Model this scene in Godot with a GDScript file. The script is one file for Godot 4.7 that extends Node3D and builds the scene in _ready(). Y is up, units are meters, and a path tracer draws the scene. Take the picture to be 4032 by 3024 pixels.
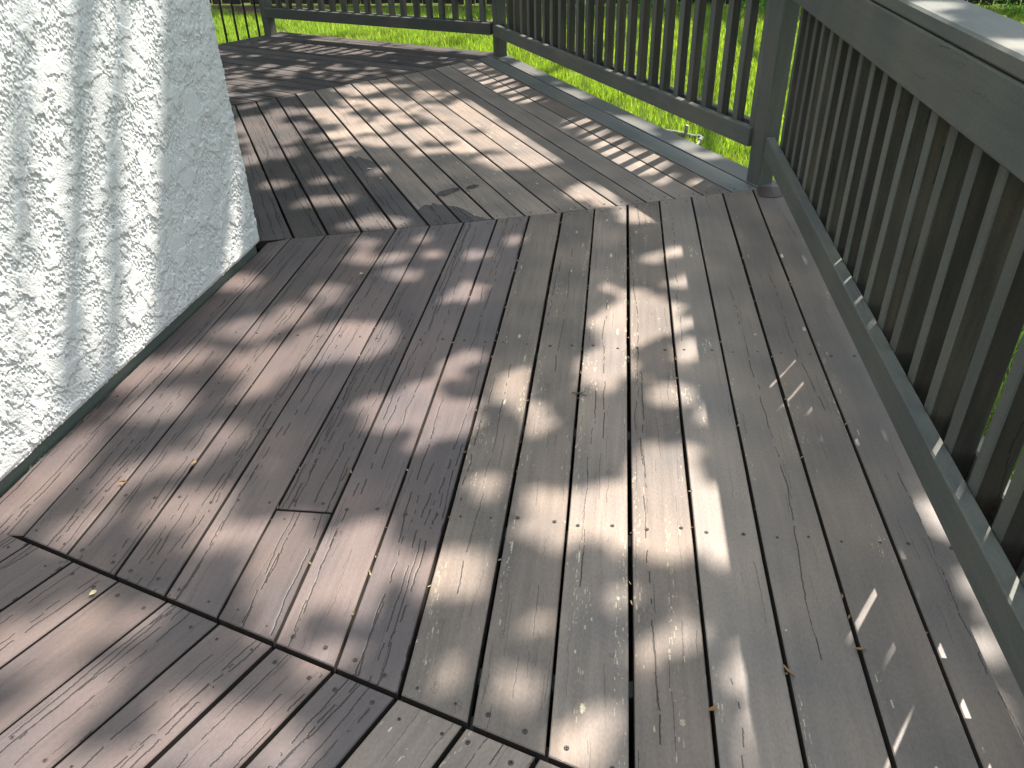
extends Node3D
# A painted deck that wraps round a stucco house, railings on its outer side, a lawn and a board fence beyond.
# Plan: x right, z towards the viewer; each deck run has a heading (azimuth) az with direction d = (sin az, -cos az) and normal n = (cos az, sin az).

const SUN_AZ := 40.0
const SUN_K := 0.74           # shadow length per metre of height
const AZ_A := 33.08
const AZ_B := 7.74
const AZ_C := -20.97
const AZ_D := -57.0
const LAWN_Y := -0.25

# Openings in the shading tree's foliage, as the sun throws them on the deck: centre x z, half axis x z, half axis x z.
const SUN_ON_RAIL := [
	0.510,-1.450,0.060,0.000,0.000,0.070,
	0.460,-0.950,0.050,0.000,0.000,0.080,
	0.855,-1.700,0.020,0.000,0.000,0.020,
	0.780,-1.170,0.022,0.000,0.000,0.020,
	0.762,-0.944,0.025,0.000,0.000,0.025,
	0.729,-0.780,0.050,0.000,0.000,0.050
]
const SUN_NEAR_HOUSE := [
	-0.48,-0.85,0.08,-0.02,0.01,0.03, -0.85,-0.96,0.06,-0.04,0.03,0.03, -0.38,-1.03,0.04,-0.02,0.01,0.02, -0.71,-0.82,0.04,-0.02,0.02,0.02, -0.56,-2.29,0.14,-0.02,0.02,0.12,
	-0.57,-2.28,0.17,-0.04,0.02,0.09, -0.50,-2.31,0.10,0.01,0.01,0.09, -0.76,-2.18,0.13,-0.02,0.02,0.08, -0.91,-2.38,0.08,0.00,0.02,0.06, -0.68,-2.63,0.05,0.00,0.01,0.07,
	-0.77,-2.49,0.06,0.00,0.01,0.07, -1.04,-2.75,0.08,0.01,0.02,0.06, -0.60,-3.08,0.04,0.00,0.01,0.05, -0.60,-2.95,0.04,0.00,0.01,0.05, -0.47,-2.94,0.04,-0.03,0.01,0.05,
	-0.32,-2.98,0.03,0.00,0.00,0.04, -0.36,-3.12,0.03,0.00,0.00,0.04, -0.41,-2.79,0.04,0.00,0.01,0.05, -0.13,-2.96,0.04,-0.02,0.01,0.05, 0.01,-3.09,0.03,0.00,-0.00,0.04,
	-0.17,-2.61,0.06,-0.03,0.01,0.07, -0.14,-2.15,0.04,-0.01,0.00,0.03, -0.20,-2.08,0.04,0.00,0.00,0.05, -0.28,-1.97,0.04,0.00,0.00,0.05, -0.17,-1.88,0.05,-0.02,0.01,0.03,
	-0.40,-1.89,0.07,0.00,0.01,0.04, -0.33,-1.82,0.07,-0.03,0.01,0.03, -0.24,-1.86,0.05,-0.01,0.01,0.04, -0.17,-1.77,0.04,0.00,0.00,0.02, -0.27,-1.76,0.03,0.00,0.00,0.04,
	-0.11,-1.80,0.03,-0.01,0.00,0.02, -1.07,-2.75,0.07,0.00,0.02,0.06, -0.91,-2.39,0.09,-0.01,0.02,0.06, -1.15,-2.12,0.03,-0.08,0.03,0.05, -1.03,-2.20,0.05,-0.04,0.02,0.04,
	-1.04,-1.93,0.07,-0.05,0.03,0.06, -1.20,-1.75,0.03,-0.06,0.03,0.03, -0.91,-1.66,0.06,-0.03,0.02,0.04, -1.02,-1.59,0.04,-0.04,0.02,0.03, -1.22,-1.59,0.03,-0.09,0.03,0.03,
	-0.82,-1.78,0.05,0.00,0.01,0.04, -0.78,-2.01,0.05,-0.02,0.01,0.04, -1.26,-1.48,0.03,-0.04,0.03,0.04, -1.04,-1.43,0.05,-0.05,0.02,0.03, -0.82,-1.48,0.09,-0.02,0.02,0.05,
	-0.72,-1.38,0.06,-0.01,0.02,0.04, -0.55,-1.38,0.05,0.00,0.01,0.06, -0.54,-1.27,0.06,0.03,-0.00,0.10, -0.52,-1.14,0.04,0.02,-0.00,0.05, -0.37,-1.38,0.04,0.00,0.00,0.03,
	-0.41,-1.31,0.04,0.00,0.01,0.03, -0.31,-1.29,0.05,0.00,0.01,0.05, -0.34,-1.24,0.05,-0.01,0.01,0.02, -0.44,-1.18,0.04,0.00,0.01,0.03, -0.35,-1.16,0.03,-0.01,0.01,0.02,
	-0.95,-1.10,0.08,-0.07,0.04,0.05, -1.02,-1.05,0.05,-0.05,0.04,0.04, -0.64,-0.90,0.06,-0.03,0.03,0.04, -0.55,-0.87,0.05,-0.02,0.02,0.04, -0.58,-0.83,0.06,-0.02,0.02,0.03,
	-0.45,-0.83,0.07,0.00,0.01,0.03, -0.90,-0.82,0.07,-0.03,0.05,0.06, -0.92,-0.92,0.04,-0.03,0.02,0.03, -0.81,-1.12,0.04,-0.03,0.02,0.02, -0.40,-0.80,0.04,0.00,0.00,0.02
]
const SUN_MIDDLE := [
	0.35,-1.51,0.09,0.00,-0.02,0.12, 0.41,-2.36,0.10,0.01,-0.02,0.11, 0.18,-1.38,0.04,0.00,-0.00,0.04, -0.12,-1.23,0.04,-0.01,0.01,0.04, 0.38,-1.51,0.07,0.00,-0.02,0.14,
	0.37,-1.65,0.04,0.00,-0.01,0.04, 0.23,-1.49,0.05,0.00,-0.01,0.05, 0.28,-1.45,0.06,0.00,-0.01,0.07, 0.09,-1.36,0.03,0.01,-0.01,0.06, 0.13,-1.42,0.04,0.00,-0.00,0.04,
	0.42,-1.43,0.04,0.00,-0.01,0.05, 0.48,-1.40,0.02,0.00,-0.01,0.04, 0.44,-1.30,0.04,-0.01,-0.00,0.03, 0.33,-1.31,0.05,0.00,-0.01,0.04, 0.24,-1.32,0.02,0.00,-0.01,0.05,
	0.08,-1.46,0.01,0.00,-0.00,0.02, 0.04,-1.45,0.02,-0.00,0.00,0.05, 0.04,-1.37,0.02,0.00,-0.00,0.03, 0.10,-1.50,0.02,0.00,-0.00,0.02, -0.10,-1.51,0.03,0.00,0.00,0.04,
	-0.08,-1.54,0.03,0.00,0.00,0.02, -0.00,-1.93,0.04,0.00,-0.00,0.05, -0.00,-2.01,0.03,-0.03,0.01,0.03, 0.06,-1.78,0.03,-0.01,0.00,0.03, 0.07,-1.86,0.02,0.00,-0.00,0.02,
	0.46,-1.90,0.05,0.00,-0.01,0.06, 0.54,-1.80,0.02,0.00,-0.01,0.05, -0.15,-1.25,0.05,-0.02,0.01,0.06, 0.04,-1.29,0.01,0.00,-0.00,0.02, 0.33,-2.36,0.06,0.00,-0.01,0.10,
	0.46,-2.31,0.10,0.01,-0.01,0.05, 0.44,-2.53,0.05,0.00,-0.01,0.06, 0.50,-2.47,0.08,0.02,-0.01,0.04, 0.33,-2.24,0.05,0.00,-0.01,0.09, 0.33,-2.08,0.04,0.00,-0.01,0.07,
	0.25,-2.09,0.05,-0.04,0.00,0.03, 0.23,-2.13,0.03,-0.02,0.00,0.03, 0.25,-1.99,0.04,0.00,-0.00,0.03, 0.55,-2.15,0.04,0.00,-0.01,0.06, 0.59,-2.34,0.05,0.00,-0.01,0.03,
	0.56,-2.88,0.04,0.00,-0.01,0.04, 0.64,-2.64,0.05,-0.01,-0.01,0.05, 0.66,-2.92,0.04,0.00,-0.01,0.03, 0.35,-2.62,0.02,0.00,-0.00,0.03, 0.55,-3.32,0.07,0.04,-0.02,0.08,
	0.45,-1.89,0.04,0.00,-0.01,0.04, -0.14,-1.24,0.06,0.00,0.00,0.05, 0.04,-1.10,0.03,-0.00,0.00,0.01, -0.15,-0.99,0.02,0.00,0.00,0.03, -0.04,-0.98,0.02,0.00,-0.00,0.01,
	-0.01,-0.94,0.02,0.00,-0.00,0.02, 0.20,-1.17,0.02,0.00,-0.00,0.02, 0.28,-1.18,0.02,0.00,-0.00,0.02, 0.20,-1.12,0.01,0.00,-0.00,0.02, 0.26,-1.03,0.04,-0.03,0.01,0.02,
	0.19,-0.96,0.01,0.00,-0.00,0.02, 0.32,-1.11,0.01,0.00,-0.00,0.01, 0.13,-0.86,0.01,0.01,-0.02,0.04, 0.07,-0.83,0.03,0.00,-0.00,0.03, -0.09,-0.79,0.02,0.00,0.00,0.01,
	0.42,-0.87,0.02,-0.01,0.00,0.02, 0.37,-0.79,0.02,0.00,-0.00,0.01, 1.09,-2.85,-0.00,0.07,-0.01,0.01, 1.08,-2.76,-0.00,0.06,-0.01,0.01, 0.84,-2.00,0.10,-0.12,0.01,0.05,
	0.84,-1.89,0.08,-0.09,0.01,0.02, 0.75,-1.13,0.07,-0.07,0.01,0.02, 0.68,-1.05,0.02,0.00,-0.01,0.02, 0.65,-0.79,0.05,-0.04,0.02,0.02, 0.71,-1.21,0.01,0.00,-0.00,0.01,
	0.75,-1.36,0.01,0.00,-0.01,0.02, 0.84,-1.01,0.02,-0.00,-0.01,0.04, 0.82,-0.87,0.02,-0.00,-0.01,0.04, 0.74,-0.97,0.03,-0.03,0.01,0.01, 0.93,-1.68,0.02,0.00,-0.01,0.03,
	0.85,-1.69,0.01,0.00,-0.01,0.02, 0.99,-1.38,0.03,-0.01,-0.01,0.06, 0.95,-1.14,0.02,-0.01,-0.01,0.05, 0.93,-1.01,0.02,-0.01,-0.00,0.03, 0.81,-0.76,0.03,0.00,-0.01,0.03
]
const SUN_FAR_BOARDS := [
	-0.03,-4.77,0.12,0.08,-0.00,0.11, -0.13,-4.90,0.10,0.04,-0.00,0.09, -0.29,-5.11,0.23,0.15,0.00,0.23, -0.12,-4.57,0.15,0.09,-0.00,0.08, -0.17,-4.45,0.11,-0.05,0.01,0.11,
	0.10,-4.37,0.13,0.05,-0.01,0.14, 0.06,-4.58,0.08,0.06,-0.01,0.08, 0.19,-4.20,0.06,0.04,-0.01,0.08, -0.01,-4.14,0.14,0.04,-0.00,0.10, 0.41,-3.63,0.10,0.04,-0.01,0.10,
	0.45,-3.51,0.06,0.02,-0.01,0.07, -0.23,-5.41,0.08,0.04,0.00,0.09, -0.17,-5.16,0.08,0.06,-0.00,0.14, -0.35,-4.81,0.10,0.01,0.01,0.10, -1.43,-4.92,0.20,-0.02,0.03,0.13,
	-1.38,-4.70,0.18,-0.02,0.03,0.11, -1.58,-5.14,0.11,0.01,0.02,0.10, -1.41,-4.29,0.07,0.01,0.02,0.08, -0.93,-3.93,0.05,0.00,0.01,0.04, -1.16,-3.88,0.07,0.01,0.01,0.05,
	-0.87,-3.62,0.12,-0.01,0.01,0.06, -0.59,-3.33,0.10,0.01,0.01,0.07, -0.68,-3.29,0.07,0.01,0.01,0.03, -1.44,-5.32,0.11,0.01,0.02,0.09, -1.15,-5.28,0.11,0.01,0.02,0.10,
	-1.02,-5.08,0.12,-0.01,0.02,0.09, -0.85,-4.89,0.15,-0.01,0.02,0.10, -0.68,-5.04,0.12,0.01,0.01,0.09, -0.64,-5.36,0.11,0.01,0.01,0.09, -0.83,-5.51,0.13,0.02,0.01,0.09,
	-0.49,-4.74,0.13,0.01,0.01,0.10, -0.99,-4.74,0.10,0.01,0.01,0.07, -0.62,-4.54,0.13,0.01,0.01,0.08, -0.42,-4.38,0.09,0.01,0.00,0.06, 0.66,-4.05,0.18,-0.03,-0.02,0.20,
	0.58,-4.37,0.10,-0.05,-0.01,0.15, 0.51,-4.63,0.08,-0.04,-0.01,0.11, 0.44,-4.86,0.08,-0.04,-0.00,0.09, 0.13,-5.47,0.11,0.01,-0.00,0.08, 0.03,-5.77,0.12,0.01,-0.00,0.10,
	-0.08,-6.11,0.12,-0.03,0.00,0.13, 0.43,-5.61,0.11,0.10,-0.01,0.13, 0.16,-6.58,0.11,0.09,-0.01,0.10, 0.19,-6.34,0.09,0.07,-0.00,0.08, 0.74,-4.83,0.10,0.12,-0.03,0.12,
	0.78,-4.66,0.05,0.09,-0.02,0.09, 0.98,-4.31,0.08,-0.01,-0.01,0.07, 1.04,-4.14,0.09,0.01,-0.01,0.05, 0.77,-3.80,0.05,-0.06,0.00,0.04, 0.90,-3.73,0.04,-0.05,-0.00,0.04,
	0.94,-3.44,0.04,-0.02,-0.01,0.04, 0.91,-3.38,0.04,-0.01,-0.00,0.03
]

var rng := RandomNumberGenerator.new()
var names := {}
var deck_mats := {}
var rail_mats: Array = []
var side_mats: Array = []
var m_dark: StandardMaterial3D
var m_edge: StandardMaterial3D
var deck: Node3D
var screw_mesh: ArrayMesh

func _ready():
	rng.seed = 7
	# ---------------------------------------------------------------- camera, sky, sun, exposure
	var cam := Camera3D.new(); cam.name = "camera"
	var pit := deg_to_rad(33.14); var rol := deg_to_rad(-1.68)
	var fw := Vector3(0, -sin(pit), -cos(pit)); var u0 := Vector3(0, cos(pit), -sin(pit))
	var cr := Vector3(1, 0, 0) * cos(rol) + u0 * sin(rol)
	var cu := Vector3(1, 0, 0) * -sin(rol) + u0 * cos(rol)
	cam.transform = Transform3D(Basis(cr, cu, -fw), Vector3(0, 1.29, 0))
	cam.fov = 51.99; cam.near = 0.05; cam.far = 400.0
	add_child(cam)
	var sky_mat := ProceduralSkyMaterial.new()
	sky_mat.sky_top_color = Color(0.66, 0.70, 0.735); sky_mat.sky_horizon_color = Color(0.72, 0.75, 0.77)
	sky_mat.sky_curve = 0.2; sky_mat.ground_bottom_color = Color(0.2, 0.22, 0.16); sky_mat.ground_horizon_color = Color(0.45, 0.48, 0.42)
	sky_mat.sun_angle_max = 1.0; sky_mat.energy_multiplier = 2.0
	var sky := Sky.new(); sky.sky_material = sky_mat
	var env := Environment.new(); env.background_mode = Environment.BG_SKY; env.sky = sky
	env.tonemap_mode = Environment.TONE_MAPPER_LINEAR; env.tonemap_exposure = 2.55
	env.sdfgi_enabled = true; env.ssao_enabled = true; env.ssil_enabled = true
	var we := WorldEnvironment.new(); we.name = "environment"; we.environment = env; add_child(we)
	var sun := DirectionalLight3D.new(); sun.name = "sun"
	var to_sun := sun_dir()
	sun.look_at_from_position(Vector3.ZERO, -to_sun, Vector3.UP)
	sun.light_energy = 1.6; sun.light_color = Color(1.0, 0.965, 0.92); sun.light_angular_distance = 0.53; sun.shadow_enabled = true
	add_child(sun)

	make_materials()
	build_ground()
	build_deck()
	build_house()
	build_railings()
	build_iron_railing()
	build_fence()
	build_pipe()
	build_litter()
	build_grass()
	build_tree()

func sun_dir() -> Vector3:
	var a := deg_to_rad(SUN_AZ)
	return Vector3(sin(a) * SUN_K, 1.0, -cos(a) * SUN_K).normalized()

# ==================================================================== naming
func numbered(called: String) -> String:
	if not names.has(called):
		names[called] = 0
		return called
	names[called] += 1
	return "%s_%03d" % [called, names[called]]

func thing(called: String, label: String, category: String, at := Vector3.ZERO, group := "") -> Node3D:
	var o := Node3D.new(); o.name = numbered(called); add_child(o); o.position = at
	tag(o, label, category, group)
	return o

func tag(o: Node3D, label: String, category: String, group := ""):
	o.set_meta("label", label); o.set_meta("category", category)
	if group != "":
		o.set_meta("group", group)

func part(called: String, mesh: Mesh, parent: Node, at := Vector3.ZERO) -> MeshInstance3D:
	var o := MeshInstance3D.new(); o.name = called; o.mesh = mesh; o.position = at
	parent.add_child(o, true)
	return o

# ==================================================================== plan helpers
func dv(az: float) -> Vector2:
	var a := deg_to_rad(az)
	return Vector2(sin(a), -cos(a))
func nv(az: float) -> Vector2:
	var a := deg_to_rad(az)
	return Vector2(cos(a), sin(a))
func pos(az: float, o: float, s: float) -> Vector2:
	return nv(az) * o + dv(az) * s
func v3(p: Vector2, y: float) -> Vector3:
	return Vector3(p.x, y, p.y)

# where a board edge (offset o of run az) meets a seam polyline: its s
func meet(az: float, o: float, seam: Array) -> float:
	var n := nv(az); var d := dv(az)
	for i in range(seam.size() - 1):
		var a: Vector2 = seam[i]; var b: Vector2 = seam[i + 1]
		var oa := a.dot(n); var ob := b.dot(n)
		var t := (o - oa) / (ob - oa)
		if (t <= 1.0 or i == seam.size() - 2) and (t >= 0.0 or i == 0):
			return (a + (b - a) * t).dot(d)
	return 0.0

# ==================================================================== mesh helpers
func new_st() -> SurfaceTool:
	var st := SurfaceTool.new(); st.begin(Mesh.PRIMITIVE_TRIANGLES)
	return st

func tri(st: SurfaceTool, a: Vector3, b: Vector3, c: Vector3, out: Vector3, ua := Vector2.ZERO, ub := Vector2.ZERO, uc := Vector2.ZERO):
	var n := (b - a).cross(c - a)
	if n.length_squared() < 1e-16:
		return
	n = n.normalized()
	var flip := n.dot(out) > 0.0
	if not flip:
		n = -n
	st.set_normal(n); st.set_uv(ua); st.add_vertex(a)
	if flip:
		st.set_normal(n); st.set_uv(uc); st.add_vertex(c)
		st.set_normal(n); st.set_uv(ub); st.add_vertex(b)
	else:
		st.set_normal(n); st.set_uv(ub); st.add_vertex(b)
		st.set_normal(n); st.set_uv(uc); st.add_vertex(c)

func quad(st: SurfaceTool, a: Vector3, b: Vector3, c: Vector3, d: Vector3, out: Vector3, ua := Vector2.ZERO, ub := Vector2.ZERO, uc := Vector2.ZERO, ud := Vector2.ZERO):
	tri(st, a, b, c, out, ua, ub, uc)
	tri(st, a, c, d, out, ua, uc, ud)

# a bevelled box; b.y is the long axis and carries the grain
func beam(st: SurfaceTool, c: Vector3, b: Basis, h: Vector3, bev: float, u0: float, v0: float, lane := 0.125, wide := 0.1425, long := 2.4, st_x: SurfaceTool = null):
	var ax := [b.x, b.y, b.z]
	var hh := [h.x, h.y, h.z]
	for k in 3:
		var i := (k + 1) % 3; var j := (k + 2) % 3
		if k != 1 and i != 1:
			var t := i; i = j; j = t
		for s in [-1.0, 1.0]:
			var ps: Array = []; var us: Array = []
			for q in [[-1, -1], [1, -1], [1, 1], [-1, 1]]:
				var li: float = q[0] * (hh[i] - bev); var lj: float = q[1] * (hh[j] - bev)
				ps.append(c + ax[k] * (s * hh[k]) + ax[i] * li + ax[j] * lj)
				us.append(Vector2(u0 + li / long, v0 + lane * (0.5 + lj / wide) + k * 0.02))
			quad(st_x if st_x != null and k == 0 else st, ps[0], ps[1], ps[2], ps[3], ax[k] * s, us[0], us[1], us[2], us[3])
	# bevels along each edge
	for k in 3:
		var i2 := (k + 1) % 3; var j2 := (k + 2) % 3
		for si in [-1.0, 1.0]:
			for sj in [-1.0, 1.0]:
				var e1: Vector3 = c + ax[i2] * (si * hh[i2]) + ax[j2] * (sj * (hh[j2] - bev))
				var e2: Vector3 = c + ax[i2] * (si * (hh[i2] - bev)) + ax[j2] * (sj * hh[j2])
				var l: Vector3 = ax[k] * (hh[k] - bev)
				var ul: float = (hh[k] - bev) / long
				quad(st, e1 - l, e1 + l, e2 + l, e2 - l, ax[i2] * si + ax[j2] * sj, Vector2(u0 - ul, v0 + 0.01), Vector2(u0 + ul, v0 + 0.01), Vector2(u0 + ul, v0 + 0.014), Vector2(u0 - ul, v0 + 0.014))
	for sx in [-1.0, 1.0]:
		for sy in [-1.0, 1.0]:
			for sz in [-1.0, 1.0]:
				var p1: Vector3 = c + b.x * (sx * h.x) + b.y * (sy * (h.y - bev)) + b.z * (sz * (h.z - bev))
				var p2: Vector3 = c + b.x * (sx * (h.x - bev)) + b.y * (sy * h.y) + b.z * (sz * (h.z - bev))
				var p3: Vector3 = c + b.x * (sx * (h.x - bev)) + b.y * (sy * (h.y - bev)) + b.z * (sz * h.z)
				tri(st, p1, p2, p3, b.x * sx + b.y * sy + b.z * sz)

func tube(st: SurfaceTool, pts: Array, radii: Array, sides: int):
	var rings: Array = []
	for i in pts.size():
		var t: Vector3 = (pts[mini(i + 1, pts.size() - 1)] - pts[maxi(i - 1, 0)]).normalized()
		var side := t.cross(Vector3(0.13, 0.2, 0.97)).normalized(); var up := side.cross(t)
		var ring: Array = []
		for k in sides + 1:
			var a := TAU * k / sides
			ring.append([pts[i] + (side * cos(a) + up * sin(a)) * radii[i], side * cos(a) + up * sin(a)])
		rings.append(ring)
	for i in pts.size() - 1:
		for k in sides:
			var q := [rings[i][k], rings[i + 1][k], rings[i + 1][k + 1], rings[i][k + 1]]
			var cw: bool = (q[1][0] - q[0][0]).cross(q[2][0] - q[0][0]).dot(q[0][1] + q[2][1]) < 0.0
			for id in ([0, 1, 2, 0, 2, 3] if cw else [0, 2, 1, 0, 3, 2]):
				st.set_normal(q[id][1]); st.set_uv(Vector2(float(k + (1 if id >= 2 else 0)) / sides, i)); st.add_vertex(q[id][0])
	for e in [0, pts.size() - 1]:
		var nrm: Vector3 = (pts[e] - pts[1 if e == 0 else e - 1]).normalized()
		for k in sides:
			tri(st, pts[e], rings[e][k][0], rings[e][k + 1][0], nrm)

# ==================================================================== materials
func srgb(r: float, g: float, b: float) -> Color:
	return Color(r, g, b).linear_to_srgb()

func plain(c: Color, rough := 0.7, spec := 0.5) -> StandardMaterial3D:
	var m := StandardMaterial3D.new(); m.albedo_color = c; m.roughness = rough; m.metallic_specular = spec
	return m

func noise(sd: int, freq: float, oct := 3, type := FastNoiseLite.TYPE_SIMPLEX_SMOOTH) -> FastNoiseLite:
	var n := FastNoiseLite.new(); n.seed = sd; n.frequency = freq; n.noise_type = type
	n.fractal_type = FastNoiseLite.FRACTAL_FBM; n.fractal_octaves = oct
	return n

func noise_bytes(sd: int, freq: float, oct: int, w0: int, h0: int, w: int, h: int) -> PackedByteArray:
	var im := noise(sd, freq, oct).get_seamless_image(w0, h0)
	if w0 != w or h0 != h:
		im.resize(w, h, Image.INTERPOLATE_CUBIC)
	im.convert(Image.FORMAT_L8)
	return im.get_data()

# Eight lanes of board surface, 2.4 m long and 0.1425 m wide each: paint, grain, drying checks, and, on old paint, chips down to a cream undercoat.
func paint_atlas(sd: int, base: Color, n_check: int, n_fine: int, chips: int, ka: float, kb: float, kc: float, knots := true) -> Array:
	var W := 2048; var H := 1024
	var r := RandomNumberGenerator.new(); r.seed = sd
	var ga := noise_bytes(sd + 1, 0.05, 3, 128, 1024, W, H)
	var gb := noise_bytes(sd + 2, 0.02, 3, 256, 128, W, H)
	var gc := noise_bytes(sd + 3, 0.18, 2, 1024, 1024, W, H)
	var crack := PackedByteArray(); crack.resize(W * H)
	var chip := PackedByteArray(); chip.resize(W * H)
	for lane in 8:
		var y0 := lane * 128
		# long checks that wander along the grain
		for k in n_check:
			var x := r.randf() * W; var y := 14.0 + r.randf() * 100.0
			var left := r.randf_range(500, 1500); var gap := 0.0; var slope := 0.0; var wide_now := 2 if chips > 0 else 3
			while left > 0:
				left -= 1.0; x += 1.0
				slope = clampf(slope + r.randf_range(-0.03, 0.03) - slope * 0.06, -0.12, 0.12) + (r.randf_range(-0.9, 0.9) if r.randf() < 0.03 else 0.0)
				y = clampf(y + slope, 5, 122)
				if gap > 0:
					gap -= 1
					continue
				if r.randf() < 0.012:
					gap = r.randf_range(4, 40)
					y += r.randf_range(-4, 4)
				var wd := wide_now + (1 if r.randf() < 0.3 else 0)
				if r.randf() < 0.01: wide_now = (1 if r.randf() < 0.5 else 2) if chips > 0 else (2 if r.randf() < 0.5 else 3)
				for q in wd:
					crack[(y0 + clampi(int(y) + q, 0, 127)) * W + posmod(int(x), W)] = 250 if q < 2 else 170
		for k in n_fine:
			var x2 := r.randf() * W; var y2 := 4.0 + r.randf() * 120.0
			var s := r.randf_range(15, 170); var lvl := int(r.randf_range(80, 230))
			while s > 0:
				s -= 1.0; x2 += 1.0
				if r.randf() < 0.06:
					y2 = clampf(y2 + (1.0 if r.randf() < 0.5 else -1.0), 1, 126)
				if r.randf() < 0.9:
					crack[(y0 + int(y2)) * W + posmod(int(x2), W)] = lvl
		if knots:
			for k in 5:
				var kx := r.randf() * W; var ky := r.randf_range(20, 108); var kr := r.randf_range(4, 9)
				for ring in 3:
					var a := r.randf() * TAU; var span := r.randf_range(2.0, 5.5)
					var rr := kr * (0.35 + 0.32 * ring)
					var steps := int(span * rr)
					for q in steps:
						a += span / maxf(steps, 1)
						var px := int(kx + cos(a) * rr * 1.5 + r.randf_range(-0.7, 0.7)); var py := int(ky + sin(a) * rr)
						crack[(y0 + clampi(py, 0, 127)) * W + posmod(px, W)] = int(r.randf_range(60, 190))
		if chips > 0:
			# short dashes along the grain, gathered in clusters and along the edges
			for k in chips:
				var edge := r.randf() < 0.4
				var cx := r.randf() * W; var cy := (r.randf_range(3, 14) if r.randf() < 0.5 else r.randf_range(114, 125)) if edge else r.randf_range(8, 120)
				var many := int(r.randf_range(4, 30)); var sx := r.randf_range(15, 130); var sy := r.randf_range(2, 9)
				for m in many:
					var dx := cx + r.randfn() * sx; var dy := cy + r.randfn() * sy
					var ln := int(absf(r.randfn()) * 8.0 + 1)
					var th := 1 if r.randf() < 0.55 else (2 if r.randf() < 0.7 else 3)
					for q in ln:
						for e in th:
							var yy := int(dy) + e
							if yy >= 0 and yy < 128 and r.randf() < 0.85:
								chip[(y0 + yy) * W + posmod(int(dx) + q, W)] = int(r.randf_range(150, 255))
			# a few larger flakes
			for k in (4 if chips > 10 else 1):
				var fx := r.randf() * W; var fy := r.randf_range(10, 118); var fl := r.randf_range(5, 20); var fh := r.randf_range(2, 5.5)
				for q in int(fl * 2):
					for e in int(fh * 2):
						var ex := (q - fl) / fl; var ey := (e - fh) / fh
						if ex * ex + ey * ey + r.randf_range(-0.35, 0.35) + 0.3 * sin(q * 0.9 + e) < 0.75:
							chip[(y0 + clampi(int(fy) + e - int(fh), 0, 127)) * W + posmod(int(fx) + q, W)] = 240
	var col := PackedByteArray(); col.resize(W * H * 3)
	var hgt := PackedByteArray(); hgt.resize(W * H)
	var br := base.r * 255.0; var bg := base.g * 255.0; var bb := base.b * 255.0
	var tones := PackedFloat32Array()
	for lane in 8:
		tones.append(1.0 + r.randf_range(-0.05, 0.05))
	for y in H:
		var tone := tones[y >> 7]
		var i := y * W
		for x in W:
			var a := ga[i] - 128.0; var b2 := gb[i] - 128.0; var c := gc[i] - 128.0
			var k := crack[i]
			var t := tone * (1.0 + a * ka + b2 * kb + c * kc)
			if chip[i] > 0 and k < 100:
				var w := chip[i] / 255.0 * 0.85
				t *= 1.0 - w
				w *= 1.0 + c * 0.0015
				col[i * 3] = mini(255, int(br * t + 190.0 * w)); col[i * 3 + 1] = mini(255, int(bg * t + 183.0 * w)); col[i * 3 + 2] = mini(255, int(bb * t + 155.0 * w))
				hgt[i] = clampi(int(150.0 + a * 0.2), 0, 255)
			else:
				t *= 1.0 - k * 0.0021
				col[i * 3] = clampi(int(br * t + b2 * 0.02), 0, 255); col[i * 3 + 1] = clampi(int(bg * t), 0, 255); col[i * 3 + 2] = clampi(int(bb * t - b2 * 0.02), 0, 255)
				hgt[i] = clampi(int(175.0 + a * 0.33 + c * 0.09 - k * 0.5), 0, 255)
			i += 1
	var ci := Image.create_from_data(W, H, false, Image.FORMAT_RGB8, col)
	var hi := Image.create_from_data(W, H, false, Image.FORMAT_L8, hgt)
	return [ImageTexture.create_from_image(ci), ImageTexture.create_from_image(hi)]

func paint_material(tex: Array, tint: Color, rough: float, relief: float, spec := 0.5) -> StandardMaterial3D:
	var m := StandardMaterial3D.new()
	m.albedo_color = tint; m.albedo_texture = tex[0]; m.roughness = rough; m.metallic_specular = spec
	m.heightmap_enabled = true; m.heightmap_texture = tex[1]; m.heightmap_scale = relief
	return m

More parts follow.
